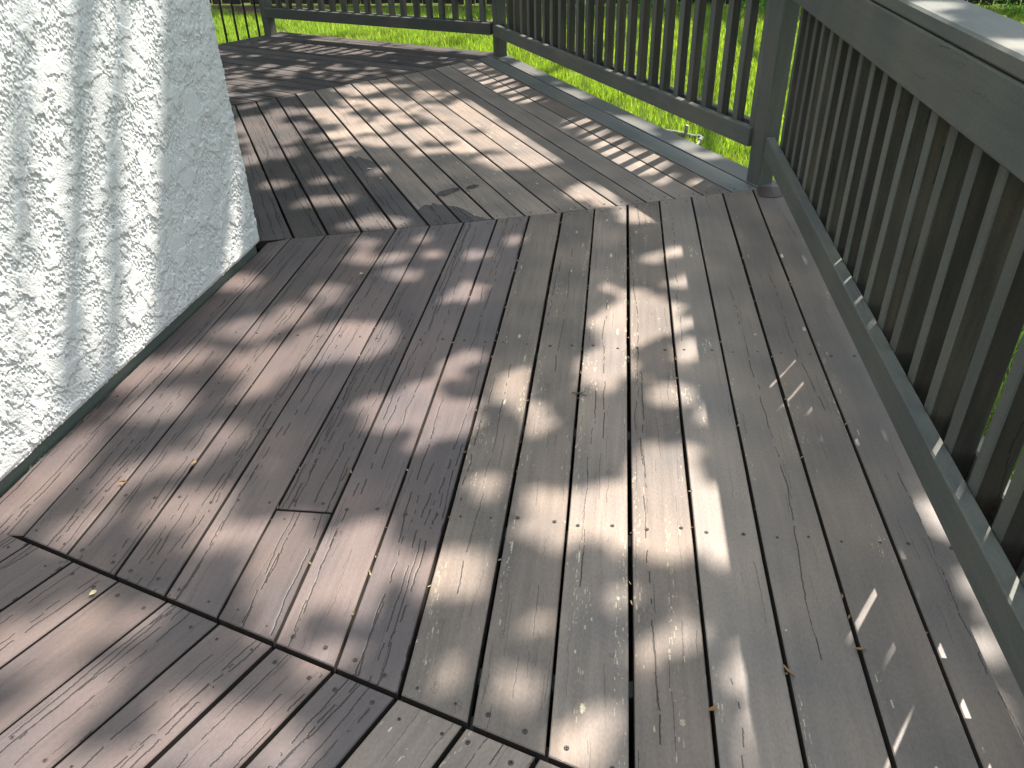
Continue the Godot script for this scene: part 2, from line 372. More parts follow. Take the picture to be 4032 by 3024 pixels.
func make_materials():
	var old := paint_atlas(11, srgb(0.197, 0.161, 0.139), 2, 32, 24, 0.0005, 0.0010, 0.0005)
	var smooth := paint_atlas(17, srgb(0.176, 0.148, 0.130), 1, 10, 5, 0.0003, 0.0009, 0.0005, false)
	deck_mats["smooth"] = []
	var fresh := paint_atlas(37, srgb(0.106, 0.086, 0.082), 7, 34, 0, 0.0004, 0.0008, 0.0004)
	var rail := paint_atlas(53, srgb(0.090, 0.094, 0.083), 0, 9, 0, 0.0004, 0.0006, 0.0005, false)
	deck_mats["old"] = []; deck_mats["fresh"] = []
	for t in [0.94, 1.0, 1.06]:
		deck_mats["old"].append(paint_material(old, Color(t, t * 0.995, t * 0.985), 0.56, 0.13, 0.36))
		deck_mats["smooth"].append(paint_material(smooth, Color(t, t * 0.995, t * 0.985), 0.50, 0.06, 0.42))
		deck_mats["fresh"].append(paint_material(fresh, Color(t, t * 0.99, t * 0.99), 0.42, 0.11, 0.4))
	deck_mats["grey"] = []; deck_mats["fresh_far_shaded"] = []
	for t in [0.95, 1.0, 1.05]:
		deck_mats["fresh_far_shaded"].append(paint_material(fresh, Color(t * 0.92, t * 0.955, t * 0.96), 0.66, 0.13, 0.22))  # shade of the far runs put into a darker, duller fresh paint
		deck_mats["grey"].append(paint_material(rail, Color(t * 1.22, t * 1.21, t * 1.24), 0.42, 0.05, 0.4))
	for t in [0.92, 1.0, 1.08]:
		rail_mats.append(paint_material(rail, Color(t, t, t), 0.55, 0.10, 0.35))
	var dark_sides := paint_atlas(67, srgb(0.034, 0.031, 0.026), 1, 30, 0, 0.0018, 0.0014, 0.0008, true)  # dark brown grain for the baluster faces that look along the run
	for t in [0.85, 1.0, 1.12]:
		side_mats.append(paint_material(dark_sides, Color(t, t * 0.98, t * 0.93), 0.75, 0.12))
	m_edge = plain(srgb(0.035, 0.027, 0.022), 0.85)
	m_dark = plain(srgb(0.012, 0.010, 0.009), 0.9)

# ==================================================================== ground
func build_ground():
	var st := new_st()
	var m := StandardMaterial3D.new(); m.roughness = 1.0; m.metallic_specular = 0.1
	var nt := NoiseTexture2D.new(); nt.noise = noise(4, 0.02, 4); nt.width = 512; nt.height = 512; nt.seamless = true
	var g := Gradient.new(); g.set_color(0, srgb(0.035, 0.05, 0.014)); g.set_color(1, srgb(0.09, 0.13, 0.025)); nt.color_ramp = g
	m.albedo_texture = nt; m.uv1_triplanar = true; m.uv1_world_triplanar = true; m.uv1_scale = Vector3(0.5, 0.5, 0.5)
	var nn := noise(21, 0.5, 2)
	# one sheet to the horizon, finer and slightly uneven near the deck
	var xs := [-300.0, -60.0, -20.0]; var zs := [-300.0, -60.0, -24.0]
	for i in 37: xs.append(-9.0 + i * 0.5)
	for i in 41: zs.append(-16.0 + i * 0.5)
	xs.append_array([20.0, 60.0, 300.0]); zs.append_array([14.0, 60.0, 300.0])
	for i in xs.size() - 1:
		for j in zs.size() - 1:
			var p: Array = []
			for q in [[0, 0], [1, 0], [1, 1], [0, 1]]:
				var x: float = xs[i + q[0]]; var z: float = zs[j + q[1]]
				p.append(Vector3(x, ground_y(x, z, nn), z))
			quad(st, p[0], p[1], p[2], p[3], Vector3.UP)
	st.index(); st.generate_normals()
	st.set_material(m)
	var o := part("lawn_ground", st.commit(), self); o.set_meta("kind", "structure")
	# bark mulch bed along the foot of the fence
	var sb := new_st()
	var mb := StandardMaterial3D.new(); mb.roughness = 1.0
	var nb := NoiseTexture2D.new(); nb.noise = noise(5, 0.09, 4); nb.width = 256; nb.height = 256; nb.seamless = true
	var gb := Gradient.new(); gb.set_color(0, srgb(0.02, 0.012, 0.008)); gb.set_color(1, srgb(0.12, 0.07, 0.045)); nb.color_ramp = gb
	mb.albedo_texture = nb; mb.uv1_triplanar = true; mb.uv1_world_triplanar = true; mb.uv1_scale = Vector3(2, 2, 2)
	var seg := 40
	for i in seg:
		var t0 := -7.0 + i * 0.2; var t1 := t0 + 0.2
		var d0 := bed_depth(t0); var d1 := bed_depth(t1)
		for k in 3:
			var a := fence_at(t0, d0 * k / 3.0, LAWN_Y + 0.03 - 0.02 * (k / 3.0)); var b := fence_at(t1, d1 * k / 3.0, LAWN_Y + 0.03 - 0.02 * (k / 3.0))
			var c := fence_at(t1, d1 * (k + 1) / 3.0, LAWN_Y + 0.03 - 0.03 * ((k + 1) / 3.0)); var d := fence_at(t0, d0 * (k + 1) / 3.0, LAWN_Y + 0.03 - 0.03 * ((k + 1) / 3.0))
			quad(sb, a, b, c, d, Vector3.UP)
	sb.index(); sb.generate_normals(); sb.set_material(mb)
	var ob := part("mulch_bed", sb.commit(), self); ob.set_meta("kind", "structure")

func ground_y(x: float, z: float, nn: FastNoiseLite) -> float:
	if absf(x) > 15.0 or absf(z) > 20.0:
		return LAWN_Y
	return LAWN_Y + nn.get_noise_2d(x, z) * 0.025

# the line of the fence: t metres along from its point near x = 0, f metres towards the deck
func fence_at(t: float, f: float, y: float) -> Vector3:
	var d := Vector2(1, 0.215).normalized(); var n := Vector2(-d.y, d.x)
	var p := Vector2(0, -11.52) + d * t + n * f
	return Vector3(p.x, y, p.y)

func bed_depth(t: float) -> float:
	return clampf(0.45 + 0.25 * sin(t * 1.3) + 0.15 * sin(t * 3.7 + 1.0) - maxf(0.0, t + 1.8) * 0.25, 0.12, 0.9)

# ==================================================================== deck
var seam_ab := [Vector2(-1.235, -1.409), Vector2(-0.494, -1.047), Vector2(0.081, -0.768)]
var seam_bc := [Vector2(-1.046, -3.138), Vector2(-0.362, -3.254), Vector2(0.231, -3.367), Vector2(1.064, -3.566)]
var seam_cd := [Vector2(-1.70, -5.632), Vector2(-1.231, -5.997), Vector2(-0.665, -6.419), Vector2(-0.18, -6.88)]
var deck_end := [Vector2(-2.635, -7.872), Vector2(-2.300, -8.337)]

# one board: plan quad, near end first; cut = [s values of a jagged paint edge, ...] splits the top into two paints
func board(az: float, q: Array, paint: String, cut: Array = [], paint2 := "", y_top := 0.0) -> MeshInstance3D:
	var d := dv(az); var n := nv(az)
	var lane := rng.randi() % 8; var u0 := rng.randf(); var y := y_top + rng.randf_range(-0.0012, 0.0012)
	var s_near: float = (q[0].dot(d) + q[1].dot(d)) * 0.5
	var om: float = minf(q[0].dot(n), q[3].dot(n))
	var bev := 0.0022; var th := 0.036
	var c := Vector2.ZERO
	for p in q: c += p
	c /= 4.0
	var top: Array = []; var rim: Array = []
	for i in 4:
		var p: Vector2 = q[i]
		var e1: Vector2 = (q[(i + 1) % 4] - p).normalized(); var e2: Vector2 = (q[(i + 3) % 4] - p).normalized()
		var sn := maxf(absf(e1.cross(e2)), 0.3)
		top.append(p + (e1 + e2) * bev / sn); rim.append(p)
	var uv := func(p: Vector2) -> Vector2:
		return Vector2(u0 + (p.dot(d) - s_near) / 2.4, (lane + clampf((p.dot(n) - om) / 0.1425, 0.02, 0.98)) / 8.0)
	var sets: Array = []
	if cut.size() == 0:
		sets = [[top[0], top[1], top[2], top[3], paint]]
	var st := new_st(); var se := new_st()
	var mesh := ArrayMesh.new()
	var mi: int = rng.randi() % 3
	if cut.size() == 0:
		# worn long edges: a slightly wavy outline in short steps
		var m := 9
		var tl: Array = []; var tr: Array = []; var rl: Array = []; var rr: Array = []
		for k in m + 1:
			var f := float(k) / m
			var jl := rng.randf_range(-0.0012, 0.0012) if k > 0 and k < m else 0.0
			var jr := rng.randf_range(-0.0012, 0.0012) if k > 0 and k < m else 0.0
			tl.append(top[0].lerp(top[3], f) + n * jl); rl.append(rim[0].lerp(rim[3], f) + n * jl)
			tr.append(top[1].lerp(top[2], f) + n * jr); rr.append(rim[1].lerp(rim[2], f) + n * jr)
		for k in m:
			quad(st, v3(tl[k], y), v3(tr[k], y), v3(tr[k + 1], y), v3(tl[k + 1], y), Vector3.UP, uv.call(tl[k]), uv.call(tr[k]), uv.call(tr[k + 1]), uv.call(tl[k + 1]))
			for e in [[tl, rl, -1.0], [tr, rr, 1.0]]:
				quad(st, v3(e[0][k], y), v3(e[0][k + 1], y), v3(e[1][k + 1], y - bev), v3(e[1][k], y - bev), v3(n * e[2], 1.0), uv.call(e[0][k]), uv.call(e[0][k + 1]), uv.call(e[0][k + 1]), uv.call(e[0][k]))
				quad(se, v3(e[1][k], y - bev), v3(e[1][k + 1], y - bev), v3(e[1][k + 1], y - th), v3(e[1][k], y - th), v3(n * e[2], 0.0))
	else:
		# columns across the board, each cut at its own s
		var m := cut.size()
		var st2 := new_st()
		for k in m - 1:
			var f0 := float(k) / (m - 1); var f1 := float(k + 1) / (m - 1)
			var a: Vector2 = top[0].lerp(top[1], f0); var b: Vector2 = top[0].lerp(top[1], f1)
			var e: Vector2 = top[3].lerp(top[2], f0); var f: Vector2 = top[3].lerp(top[2], f1)
			var ca: Vector2 = a.lerp(e, clampf((cut[k] - a.dot(d)) / (e.dot(d) - a.dot(d)), 0.001, 0.999))
			var cb: Vector2 = b.lerp(f, clampf((cut[k + 1] - b.dot(d)) / (f.dot(d) - b.dot(d)), 0.001, 0.999))
			quad(st, v3(a, y), v3(b, y), v3(cb, y), v3(ca, y), Vector3.UP, uv.call(a), uv.call(b), uv.call(cb), uv.call(ca))
			quad(st2, v3(ca, y), v3(cb, y), v3(f, y), v3(e, y), Vector3.UP, uv.call(ca), uv.call(cb), uv.call(f), uv.call(e))
		st2.set_material(deck_mats[paint2][mi]); st2.commit(mesh)
	for i in 4:
		if cut.size() == 0 and i % 2 == 1: continue
		var j := (i + 1) % 4
		var out := v3((q[i] + q[j]) * 0.5 - c, 0.0)
		var w := Vector2(0, 0.004)
		quad(st, v3(top[i], y), v3(top[j], y), v3(rim[j], y - bev), v3(rim[i], y - bev), out.normalized() + Vector3.UP, uv.call(top[i]), uv.call(top[j]), uv.call(top[j]) + w, uv.call(top[i]) + w)
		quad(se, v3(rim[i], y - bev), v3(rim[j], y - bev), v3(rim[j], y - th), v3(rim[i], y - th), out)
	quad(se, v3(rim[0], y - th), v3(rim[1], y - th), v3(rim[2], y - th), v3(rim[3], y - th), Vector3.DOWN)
	st.set_material(deck_mats[paint][mi])
	st.commit(mesh)
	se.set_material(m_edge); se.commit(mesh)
	return part("deck_board", mesh, deck)

func add_screws(bd: MeshInstance3D, az: float, o0: float, o1: float, s_list: Array):
	for s in s_list:
		for f in [0.2, 0.8]:
			var p := pos(az, lerpf(o0, o1, f + rng.randf_range(-0.06, 0.06)), s + rng.randf_range(-0.008, 0.008))
			var sc := part("screw", screw_mesh, bd, v3(p, 0.0008))
			sc.rotation.y = rng.randf() * TAU

func make_screw():
	var st := new_st(); var r0 := 0.0044; var r1 := 0.0035
	for k in 8:
		var a := TAU * k / 8; var b := TAU * (k + 1) / 8
		var p0 := Vector3(cos(a) * r0, -0.0006, sin(a) * r0); var p1 := Vector3(cos(b) * r0, -0.0006, sin(b) * r0)
		var q0 := Vector3(cos(a) * r1, 0.0008, sin(a) * r1); var q1 := Vector3(cos(b) * r1, 0.0008, sin(b) * r1)
		quad(st, p0, p1, q1, q0, (p0 + p1).normalized() + Vector3.UP)
		tri(st, q0, q1, Vector3(0, 0.0004, 0), Vector3.UP)
	st.set_material(plain(srgb(0.085, 0.068, 0.060), 0.5))
	screw_mesh = st.commit()
	var s2 := new_st()
	for k in 2:
		var ax := Vector3(1, 0, 0) if k == 0 else Vector3(0, 0, 1); var bx := Vector3(0, 0, 1) if k == 0 else Vector3(1, 0, 0)
		var y := 0.0012 + 0.0002 * k
		var l := ax * 0.0027; var w := bx * 0.0007
		quad(s2, -l - w + Vector3.UP * y, l - w + Vector3.UP * y, l + w + Vector3.UP * y, -l + w + Vector3.UP * y, Vector3.UP)
	# flat dark ring round the head, for a sunken look
	for k in 8:
		var a := TAU * k / 8; var b := TAU * (k + 1) / 8
		quad(s2, Vector3(cos(a) * r0, -0.0004, sin(a) * r0), Vector3(cos(b) * r0, -0.0004, sin(b) * r0), Vector3(cos(b), 0, sin(b)) * 0.0052 + Vector3.DOWN * 0.0005, Vector3(cos(a), 0, sin(a)) * 0.0052 + Vector3.DOWN * 0.0005, Vector3.UP)
	s2.set_material(m_dark); s2.commit(screw_mesh)

func build_deck():
	make_screw()
	deck = Node3D.new(); deck.name = "deck"; add_child(deck); deck.set_meta("kind", "structure")
	# ---- run A, nearest: its boards end at the seam with run B
	var ga: Array = []
	for k in range(-9, 12): ga.append(-1.266 + 0.1428 * k)
	for k in ga.size() - 1:
		var gap := 0.0065 if ga[k] < -1.2 else 0.0095
		var o0: float = ga[k] + gap * 0.5; var o1: float = ga[k + 1] - gap * 0.5
		var e0 := meet(AZ_A, o0, seam_ab) - 0.006; var e1 := meet(AZ_A, o1, seam_ab) - 0.006
		var sn := -2.2 if ga[k] > -1.75 else 0.0
		if ga[k] < -2.3: continue
		var fresh: bool = ga[k + 1] < -0.6
		var bd := board(AZ_A, [pos(AZ_A, o0, sn), pos(AZ_A, o1, sn), pos(AZ_A, o1, e1), pos(AZ_A, o0, e0)], "fresh" if fresh else "old")
		add_screws_end(bd, AZ_A, o0, o1, e0, e1, -0.03)
		if ga[k] > -1.9 and ga[k] < 0.2:
			add_screws(bd, AZ_A, o0, o1, [(e0 + e1) * 0.5 - 0.36])
	# ---- run B, along the wall
	var gb: Array = [-1.341, -1.201, -1.055, -0.913, -0.773, -0.631, -0.490, -0.351, -0.209, -0.066, 0.081, 0.226, 0.375, 0.5225, 0.667, 0.815]
	for k in gb.size() - 1:
		var gap: float = [0.006, 0.007, 0.007, 0.007, 0.006, 0.007, 0.007, 0.009, 0.010, 0.007, 0.011, 0.008, 0.008, 0.009, 0.009, 0.008][k]
		var gap1: float = [0.006, 0.007, 0.007, 0.007, 0.006, 0.007, 0.007, 0.009, 0.010, 0.007, 0.011, 0.008, 0.008, 0.009, 0.009, 0.008][k + 1]
		var o0: float = gb[k] + gap * 0.5; var o1: float = gb[k + 1] - gap1 * 0.5
		var a0 := meet(AZ_B, o0, seam_ab) + 0.005; var a1 := meet(AZ_B, o1, seam_ab) + 0.005
		var b0 := meet(AZ_B, o0, seam_bc) - 0.002; var b1 := meet(AZ_B, o1, seam_bc) - 0.002
		var paint := "fresh" if gb[k + 1] < -0.34 else ("old" if gb[k] < 0.2 else "smooth")
		if k == 4:
			var j := 1.357
			var n1 := board(AZ_B, [pos(AZ_B, o0, a0), pos(AZ_B, o1, a1), pos(AZ_B, o1, j - 0.004), pos(AZ_B, o0, j - 0.004)], paint)
			add_screws_end(n1, AZ_B, o0, o1, a0, a1, 0.03); add_screws(n1, AZ_B, o0, o1, [j - 0.03])
			var n2 := board(AZ_B, [pos(AZ_B, o0, j + 0.004), pos(AZ_B, o1, j + 0.004), pos(AZ_B, o1, b1), pos(AZ_B, o0, b0)], paint)
			add_screws(n2, AZ_B, o0, o1, [j + 0.03, 2.2])
			continue
		var bd := board(AZ_B, [pos(AZ_B, o0, a0), pos(AZ_B, o1, a1), pos(AZ_B, o1, b1), pos(AZ_B, o0, b0)], paint)
		if gb[k] < 0.3:
			add_screws_end(bd, AZ_B, o0, o1, a0, a1, 0.028)
		add_screws_end(bd, AZ_B, o0, o1, b0, b1, -0.04)
		if k == gb.size() - 2:
			patch(bd, [Vector2(1.165, -3.50), Vector2(1.20, -3.475), Vector2(1.25, -3.478), Vector2(1.295, -3.52), Vector2(1.30, -3.60), Vector2(1.195, -3.625), Vector2(1.178, -3.58)], plain(srgb(0.05, 0.030, 0.026), 0.5))
		var rows: Array = []
		for s in [1.375, 2.2]:
			if s > maxf(a0, a1) + 0.1: rows.append(s)
		add_screws(bd, AZ_B, o0, o1, rows)
	# the ripped board against the house
	var w0 := Vector2(-1.292, -1.531); var w1 := Vector2(-1.029, -3.017); var wd := (w1 - w0).normalized()
	var qn := w0 - wd * 0.14; var qf := w1 + wd * 0.10
	var rip := board(AZ_B, [qn, pos(AZ_B, -1.343, qn.dot(dv(AZ_B)) + 0.01), pos(AZ_B, -1.343, meet(AZ_B, -1.343, seam_bc)), qf], "fresh")
	add_screws(rip, AZ_B, -1.46, -1.35, [1.8, 2.6])
	# ---- run C
	var gc: Array = []
	for k in range(-1, 17): gc.append(0.281 + 0.1416 * k)
	for k in gc.size() - 1:
		var gap := 0.011 if gc[k] < 1.2 else 0.009
		var o0: float = gc[k] + gap * 0.5; var o1: float = gc[k + 1] - gap * 0.5
		if k == 0: o0 = 0.125
		var a0 := meet(AZ_C, o0, seam_bc) + 0.002; var a1 := meet(AZ_C, o1, seam_bc) + 0.002
		var b0 := meet(AZ_C, o0, seam_cd) - 0.004; var b1 := meet(AZ_C, o1, seam_cd) - 0.004
		var q := [pos(AZ_C, o0, a0), pos(AZ_C, o1, a1), pos(AZ_C, o1, b1), pos(AZ_C, o0, b0)]
		var bd: MeshInstance3D
		if gc[k + 1] < 0.72:
			bd = board(AZ_C, q, "fresh_far_shaded")
		elif gc[k + 1] < 0.86:
			bd = board(AZ_C, q, "fresh_far_shaded", [4.34, 4.31, 4.33, 4.27, 4.30, 4.24, 4.22, 4.16], "old")
		elif gc[k + 1] < 1.0:
			bd = board(AZ_C, q, "fresh_far_shaded", [3.37, 3.385, 3.41, 3.42, 3.40, 3.43, 3.39, 3.38], "old")
		elif gc[k + 1] < 1.15:
			bd = board(AZ_C, q, "fresh_far_shaded", [3.36, 3.35, 3.33, 3.29, 3.20, 3.16, 3.13, 3.10], "old")
		else:
			bd = board(AZ_C, q, "old" if gc[k] < 1.6 else ("smooth" if gc[k] < 2.2 else "grey"))
		add_screws_end(bd, AZ_C, o0, o1, a0, a1, 0.035)
		if gc[k] > 0.9 and gc[k] < 1.05:
			patch(bd, [Vector2(-0.345, -3.640), Vector2(-0.290, -3.622), Vector2(-0.262, -3.668), Vector2(-0.226, -3.700), Vector2(-0.232, -3.735), Vector2(-0.275, -3.722), Vector2(-0.318, -3.690)], deck_mats["fresh_far_shaded"][0])
		if gc[k] > 1.05 and gc[k] < 1.2:
			patch(bd, [Vector2(-0.195, -3.705), Vector2(-0.150, -3.722), Vector2(-0.128, -3.760), Vector2(-0.155, -3.775), Vector2(-0.19, -3.748)], deck_mats["fresh_far_shaded"][0])
	# ---- run D, farthest: each gap starts where a gap of run C meets the seam
	for k in range(0, gc.size() - 1):
		var p0 := pos(AZ_C, gc[k], meet(AZ_C, gc[k], seam_cd)); var p1 := pos(AZ_C, gc[k + 1], meet(AZ_C, gc[k + 1], seam_cd))
		var o0 := p0.dot(nv(AZ_D)) + 0.006; var o1 := p1.dot(nv(AZ_D)) - 0.006
		var a0 := meet(AZ_D, o0, seam_cd) + 0.005; var a1 := meet(AZ_D, o1, seam_cd) + 0.005
		var e0 := meet(AZ_D, o0, deck_end); var e1 := meet(AZ_D, o1, deck_end)
		board(AZ_D, [pos(AZ_D, o0, a0), pos(AZ_D, o1, a1), pos(AZ_D, o1, e1), pos(AZ_D, o0, e0)], "fresh_far_shaded")
	# joists, rim boards and the dark ground under the deck
	var jm: Material = rail_mats[0]
	for s in [0.55, 0.97, 1.375, 1.79, 2.2, 2.6]:
		joist(pos(AZ_B, -1.40, s), pos(AZ_B, 0.80, s), jm)
	for s in [3.4, 3.9, 4.4, 4.9, 5.4, 5.9, 6.4]:
		joist(pos(AZ_C, maxf(0.12, 0.2), s), pos(AZ_C, 2.5, s), jm)
	for s in [-1.6, -1.1, -0.6, -0.1, 0.35]:
		joist(pos(AZ_A, -1.7, s), pos(AZ_A, 0.2, s), jm)
	joist(seam_ab[0], pos(AZ_A, 0.3, meet(AZ_A, 0.3, seam_ab)), jm, 0.045); joist(seam_bc[0], seam_bc[3], jm, 0.045); joist(seam_cd[0], seam_cd[3], jm, 0.045)
	rim(pos(AZ_C, 2.535, 2.95), pos(AZ_C, 2.535, meet(AZ_C, 2.535, seam_cd)), jm)
	rim(pos(AZ_B, 0.80, -1.5), pos(AZ_B, 0.80, 3.62), jm)
	var oD := (pos(AZ_C, 2.535, meet(AZ_C, 2.535, seam_cd))).dot(nv(AZ_D))
	rim(pos(AZ_D, oD, meet(AZ_D, oD, seam_cd)), pos(AZ_D, oD, meet(AZ_D, oD, deck_end)), jm)
	rim(deck_end[0] + (deck_end[0] - deck_end[1]) * 2.0, deck_end[1], jm)
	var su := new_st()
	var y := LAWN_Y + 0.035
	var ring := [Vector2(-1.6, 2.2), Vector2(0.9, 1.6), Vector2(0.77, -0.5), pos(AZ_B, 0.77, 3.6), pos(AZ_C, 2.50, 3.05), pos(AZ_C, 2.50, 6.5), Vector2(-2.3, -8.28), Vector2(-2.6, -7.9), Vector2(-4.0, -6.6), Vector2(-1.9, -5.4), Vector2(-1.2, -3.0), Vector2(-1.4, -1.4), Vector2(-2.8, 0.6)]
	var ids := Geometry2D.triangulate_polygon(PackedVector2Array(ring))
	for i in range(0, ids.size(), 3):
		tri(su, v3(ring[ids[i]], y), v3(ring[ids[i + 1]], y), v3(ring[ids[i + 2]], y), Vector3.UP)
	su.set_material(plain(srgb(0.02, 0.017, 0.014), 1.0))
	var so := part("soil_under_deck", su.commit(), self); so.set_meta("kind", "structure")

func add_screws_end(bd: MeshInstance3D, az: float, o0: float, o1: float, e0: float, e1: float, inset: float):
	for f in [0.2, 0.78]:
		var g: float = f + rng.randf_range(-0.07, 0.07)
		var p := pos(az, lerpf(o0, o1, g), lerpf(e0, e1, g) + inset + rng.randf_range(-0.006, 0.006))
		if p.distance_to(Vector2.ZERO) > 3.9: continue
		var sc := part("screw", screw_mesh, bd, v3(p, 0.0008))
		sc.rotation.y = rng.randf() * TAU

func patch(bd: MeshInstance3D, ring: Array, mat: Material):
	var st := new_st()
	var ids := Geometry2D.triangulate_polygon(PackedVector2Array(ring))
	for i in range(0, ids.size(), 3):
		var p: Array = []; var u: Array = []
		for k in 3:
			var w: Vector2 = ring[ids[i + k]]
			p.append(v3(w, 0.0022)); u.append(Vector2(0.3 + w.dot(dv(AZ_C)) / 2.4, 0.05 + w.dot(nv(AZ_C)) / 1.14))
		tri(st, p[0], p[1], p[2], Vector3.UP, u[0], u[1], u[2])
	st.set_material(mat)
	part("paint_patch", st.commit(), bd)

func joist(a: Vector2, b: Vector2, m: Material, half := 0.019):
	var st := new_st(); var d := v3(b - a, 0).normalized()
	beam(st, v3((a + b) * 0.5, -0.112), Basis(d.cross(Vector3.UP), d, Vector3.UP), Vector3(half, a.distance_to(b) * 0.5, 0.069), 0.002, rng.randf(), 0.1)
	st.set_material(m); part("joist", st.commit(), deck)

func rim(a: Vector2, b: Vector2, m: Material):
	var st := new_st(); var d := v3(b - a, 0).normalized()
	beam(st, v3((a + b) * 0.5, -0.130), Basis(d.cross(Vector3.UP), d, Vector3.UP), Vector3(0.019, a.distance_to(b) * 0.5 - 0.03, 0.088), 0.003, rng.randf(), 0.3)
	st.set_material(m); part("rim_board", st.commit(), deck)

# ==================================================================== house
func build_house():
	var az := 10.2; var off := -1.533; var base_y := 0.045
	var c1 := pos(az, off, 2.806); var c0 := pos(az, off, 1.15)
	var h := thing("stucco_house", "white house with rough skip trowelled stucco wall beside the deck", "house")
	var mat := StandardMaterial3D.new(); mat.albedo_color = srgb(0.68, 0.695, 0.68); mat.roughness = 0.85; mat.metallic_specular = 0.3
	var fine := NoiseTexture2D.new(); fine.noise = noise(61, 0.12, 3); fine.width = 512; fine.height = 512; fine.seamless = true
	mat.heightmap_enabled = true; mat.heightmap_texture = fine; mat.heightmap_scale = 0.12
	mat.uv1_scale = Vector3(1, 1, 1)
	# the wall along run B, trowelled relief built as geometry
	var n := v3(nv(az), 0); var d := v3(dv(az), 0)
	var plate := noise(71, 9.0, 3); var warp := noise(72, 26.0, 2); var coat := noise(75, 8.0, 2); var peb := noise(73, 100.0, 2); var drip := noise(74, 60.0, 2)
	var s0 := 0.75; var s1 := 2.806; var y1 := 1.42; var step := 0.003
	var nx := int((s1 - s0) / step) + 1; var ny := int((y1 - base_y) / step) + 1
	var verts := PackedVector3Array(); var nors := PackedVector3Array(); var uvs := PackedVector2Array(); var idx := PackedInt32Array()
	var hs := PackedFloat32Array(); hs.resize(nx * ny)
	for j in ny:
		var y := base_y + j * step
		for i in nx:
			var s := s0 + i * step
			var e := warp.get_noise_2d(s * 0.8, y) * 0.20
			var p := plate.get_noise_2d(s * 0.9, y * 0.75) + e + drip.get_noise_2d(s * 1.8, y * 0.55) * 0.22
			var flat := smoothstep(0.015, 0.035, p)
			# a second, later coat with broken lower ledges
			flat += 0.55 * smoothstep(0.05, 0.065, coat.get_noise_2d(s * 0.8 + 3.0, y * 1.25) + e * 0.8 + drip.get_noise_2d(s * 1.8 + 5.0, y * 0.55) * 0.14)
			var pb := peb.get_noise_2d(s * 1.2, y * 0.6)
			var q := smoothstep(0.0, 0.20, pb) * 0.0027
			var v := flat * (0.0033 + 0.0006 * warp.get_noise_2d(s + 9.0, y)) + maxf(0.12, 1.0 - flat) * q
			var edge := minf((s1 - s), (y - base_y))
			if edge < 0.012: v -= (0.012 - edge) * 0.35
			hs[j * nx + i] = v
	for j in ny:
		var y := base_y + j * step
		for i in nx:
			var s := s0 + i * step
			var k := j * nx + i
			verts.append(n * (off + hs[k]) + d * s + Vector3(0, y, 0))
			var gx := ((hs[k + 1] if i < nx - 1 else hs[k]) - (hs[k - 1] if i > 0 else hs[k])) * 1.05
			var gy := ((hs[k + nx] if j < ny - 1 else hs[k]) - (hs[k - nx] if j > 0 else hs[k])) * 1.25
			nors.append((n - d * (gx / (2 * step)) - Vector3.UP * (gy / (2 * step))).normalized())
			uvs.append(Vector2(s * 2.0, y * 2.0))
	for j in ny - 1:
		for i in nx - 1:
			var a := j * nx + i
			idx.append_array(PackedInt32Array([a, a + nx, a + 1, a + 1, a + nx, a + nx + 1]))
	var arr := []; arr.resize(Mesh.ARRAY_MAX)
	arr[Mesh.ARRAY_VERTEX] = verts; arr[Mesh.ARRAY_NORMAL] = nors; arr[Mesh.ARRAY_TEX_UV] = uvs; arr[Mesh.ARRAY_INDEX] = idx
	# orientation check: the first triangle must turn clockwise as seen from outside
	var t0 := (verts[idx[1]] - verts[idx[0]]).cross(verts[idx[2]] - verts[idx[0]])
	if t0.dot(n) > 0.0:
		for i in range(0, idx.size(), 3):
			var sw := idx[i + 1]; idx[i + 1] = idx[i + 2]; idx[i + 2] = sw
		arr[Mesh.ARRAY_INDEX] = idx
	var am := ArrayMesh.new(); am.add_surface_from_arrays(Mesh.PRIMITIVE_TRIANGLES, arr); am.surface_set_material(0, mat)
	part("stucco_wall_face", am, h)
	# the body of the house behind it
	var c2 := pos(AZ_C, c1.dot(nv(AZ_C)) - 0.004, 5.15)
	var ring := [pos(az, off - 0.006, 2.803), c2, c2 + dv(AZ_D) * 4.5, c2 + dv(AZ_D) * 4.5 + Vector2(-6, 4), Vector2(-9, 6), c0 - dv(AZ_A) * 5.0, pos(az, off - 0.006, 1.15)]
	var ring2: Array = []
	for i in ring.size():
		var p: Vector2 = ring[i]
		ring2.append(p + (Vector2(-5.0, -1.0) - p).normalized() * 0.016)
	var sb := new_st(); wall_prism(sb, ring, base_y, 2.9); sb.set_material(mat); part("wall", sb.commit(), h)
	var sf := new_st(); wall_prism(sf, ring2, LAWN_Y - 0.1, base_y - 0.004)
	var fm := plain(srgb(0.10, 0.125, 0.105), 0.6); fm.heightmap_enabled = true; fm.heightmap_texture = fine; fm.heightmap_scale = 0.1; fm.uv1_scale = Vector3(2, 2, 2)
	sf.set_material(fm); part("base_trim", sf.commit(), h)
	var added_eave := ring.duplicate(); var en := nv(AZ_C) * 0.85  # far overhang added out of view to block sky light over the boards
	added_eave[0] = ring[0] + en * 0.2; added_eave[1] = c2 + en + nv(AZ_D) * 0.5; added_eave[2] = ring[2] + nv(AZ_D) * 0.85
	added_eave.insert(1, ring[0] + en + dv(AZ_C) * 0.25)
	var sr := new_st(); wall_prism(sr, added_eave, 2.904, 3.05); sr.set_material(plain(srgb(0.12, 0.11, 0.10), 0.9)); part("roof", sr.commit(), h)

